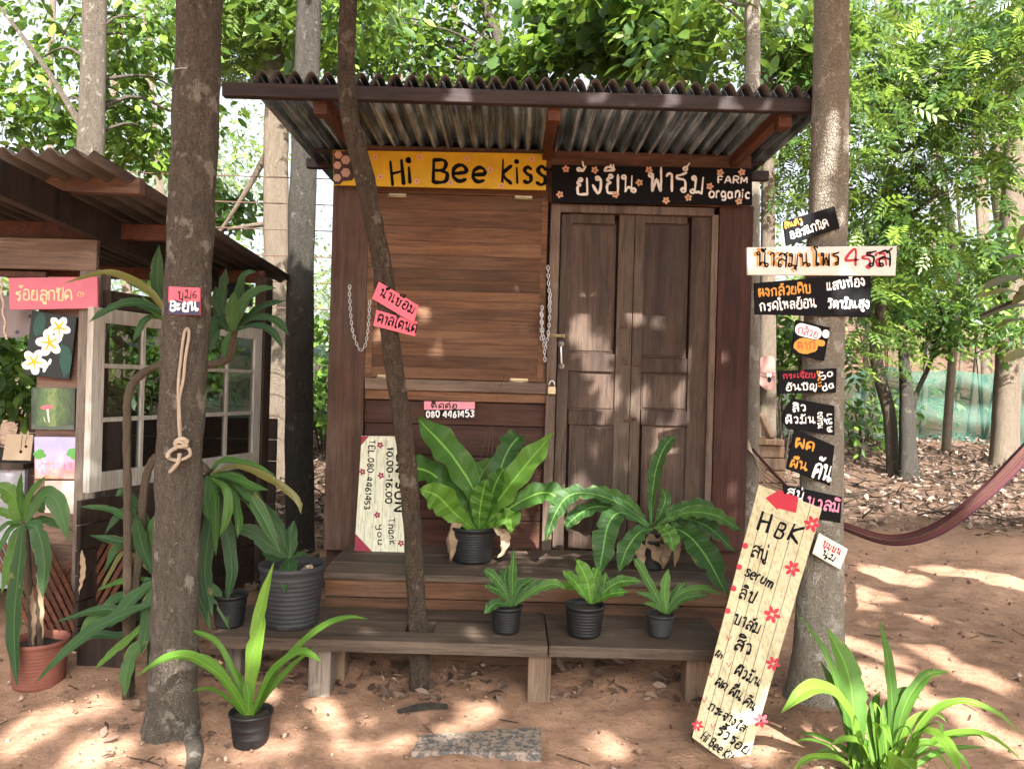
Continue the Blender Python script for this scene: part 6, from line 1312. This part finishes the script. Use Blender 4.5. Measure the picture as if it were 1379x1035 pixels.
bush('large bush at the right edge beyond the stout trunk', (1330, 390), 14.6, (1.6, .8, .8), 1500, .18, 'lf_far')
bush('wide bush over the net, right of the sign trunk', (1200, 390), 14.8, (1.4, .8, .8), 1500, .18, 'lf_far')
# thin far trunks
for i, (x, y0, d, w_, lab) in enumerate(((1332, 303, 21, 14, 'white sunlit far trunk on the slope, upper right'), (1295, 320, 20, 4, 'very thin far stem left of the white sunlit trunk'), (1367, 300, 19, 22, 'far pinkish trunk at the right edge above the stout trunk'), (205, 620, 13, 12, 'thin far trunk seen past the left of the dark foreground trunk'), (590, 560, 13, 10, 'thin far trunk hidden mostly by the kiosk, showing above its roof'), (890, 560, 12, 9, 'thin far trunk over the door end of the roof'), (1090, 560, 14, 10, 'thin far trunk just left of the sign trunk'), (300, 600, 12, 9, 'thin far trunk with bare limbs between stall and kiosk'), (1242, 560, 15, 7, 'slender pale far trunk just right of the winding stem'), (1308, 560, 16, 9, 'slender pale far trunk midway between the winding stem and the stout trunk'), (1160, 560, 17, 6, 'slender pale far trunk just right of the sign trunk'), (60, 500, 14, 10, 'pale far trunk above the left part of the stall roof'), (1275, 560, 12.5, 10, 'slender far trunk standing nearest behind the leafy bush at right'), (160, 500, 16, 12, 'far trunk between the roof trunk and the dark foreground trunk'), (520, 560, 15, 9, 'far trunk above the left end of the kiosk roof'))):
    b = Vector((W(x, y0, d).x, d, 0)); b.z = g1(b.x, d); k = d/1036/2
    tree('far_tree', lab, [b, b+Vector((random.uniform(-.2, .2), 0, 3)), b+Vector((random.uniform(-.5, .5), 0, 6)), b+Vector((random.uniform(-1, 1), 0, 10))], [w_*k*1.2, w_*k, w_*k*.9, w_*k*.6], M['bark_p'], 'tree', 'thin far trunks', 8, .25, .08, 3)
# the far wood reads as one mass
cl = []
def wall(n, xr, yr, zr, br, dens=1):
    for _ in range(n):
        x = rng.uniform(*xr); y = rng.uniform(*yr); z = rng.uniform(*zr)+float(gz(x, y)); q = br*rng.uniform(.6, 1.4); cl.append((np.array((x, y, z)), (q, q, q*.7)))
wall(85, (2, 22), (16, 30), (.3, 11), 1.3); wall(34, (1.5, 6), (13, 26), (.5, 12), 1.3); wall(26, (-3, 2), (14, 26), (.5, 5), 1.3)
V1 = leaves(cl, 10000, .26, DIAMOND); cl.clear()
wall(45, (-22, -3), (14, 26), (.2, 3.4), 1.2); wall(10, (-20, -4), (16, 28), (3, 9), 1.1)
V2 = leaves(cl, 7000, .26, DIAMOND); cl.clear()
wall(80, (-18, 1), (20, 34), (1, 13), 1.4); V3 = leaves(cl, 15000, .17, DIAMOND)
wall(46, (2.5, 16), (15.2, 21), (.2, 3.0), 1.0); wall(10, (-5, -1.2), (14.6, 18), (.2, 1.6), .8)
V4 = leaves(cl, 8500, .20, DIAMOND); cl.clear()
wall(30, (-9, -1.8), (14.5, 20), (1.6, 6.5), .9); V5 = leaves(cl, 5200, .13, DIAMOND); V3 = join(V3, V5)
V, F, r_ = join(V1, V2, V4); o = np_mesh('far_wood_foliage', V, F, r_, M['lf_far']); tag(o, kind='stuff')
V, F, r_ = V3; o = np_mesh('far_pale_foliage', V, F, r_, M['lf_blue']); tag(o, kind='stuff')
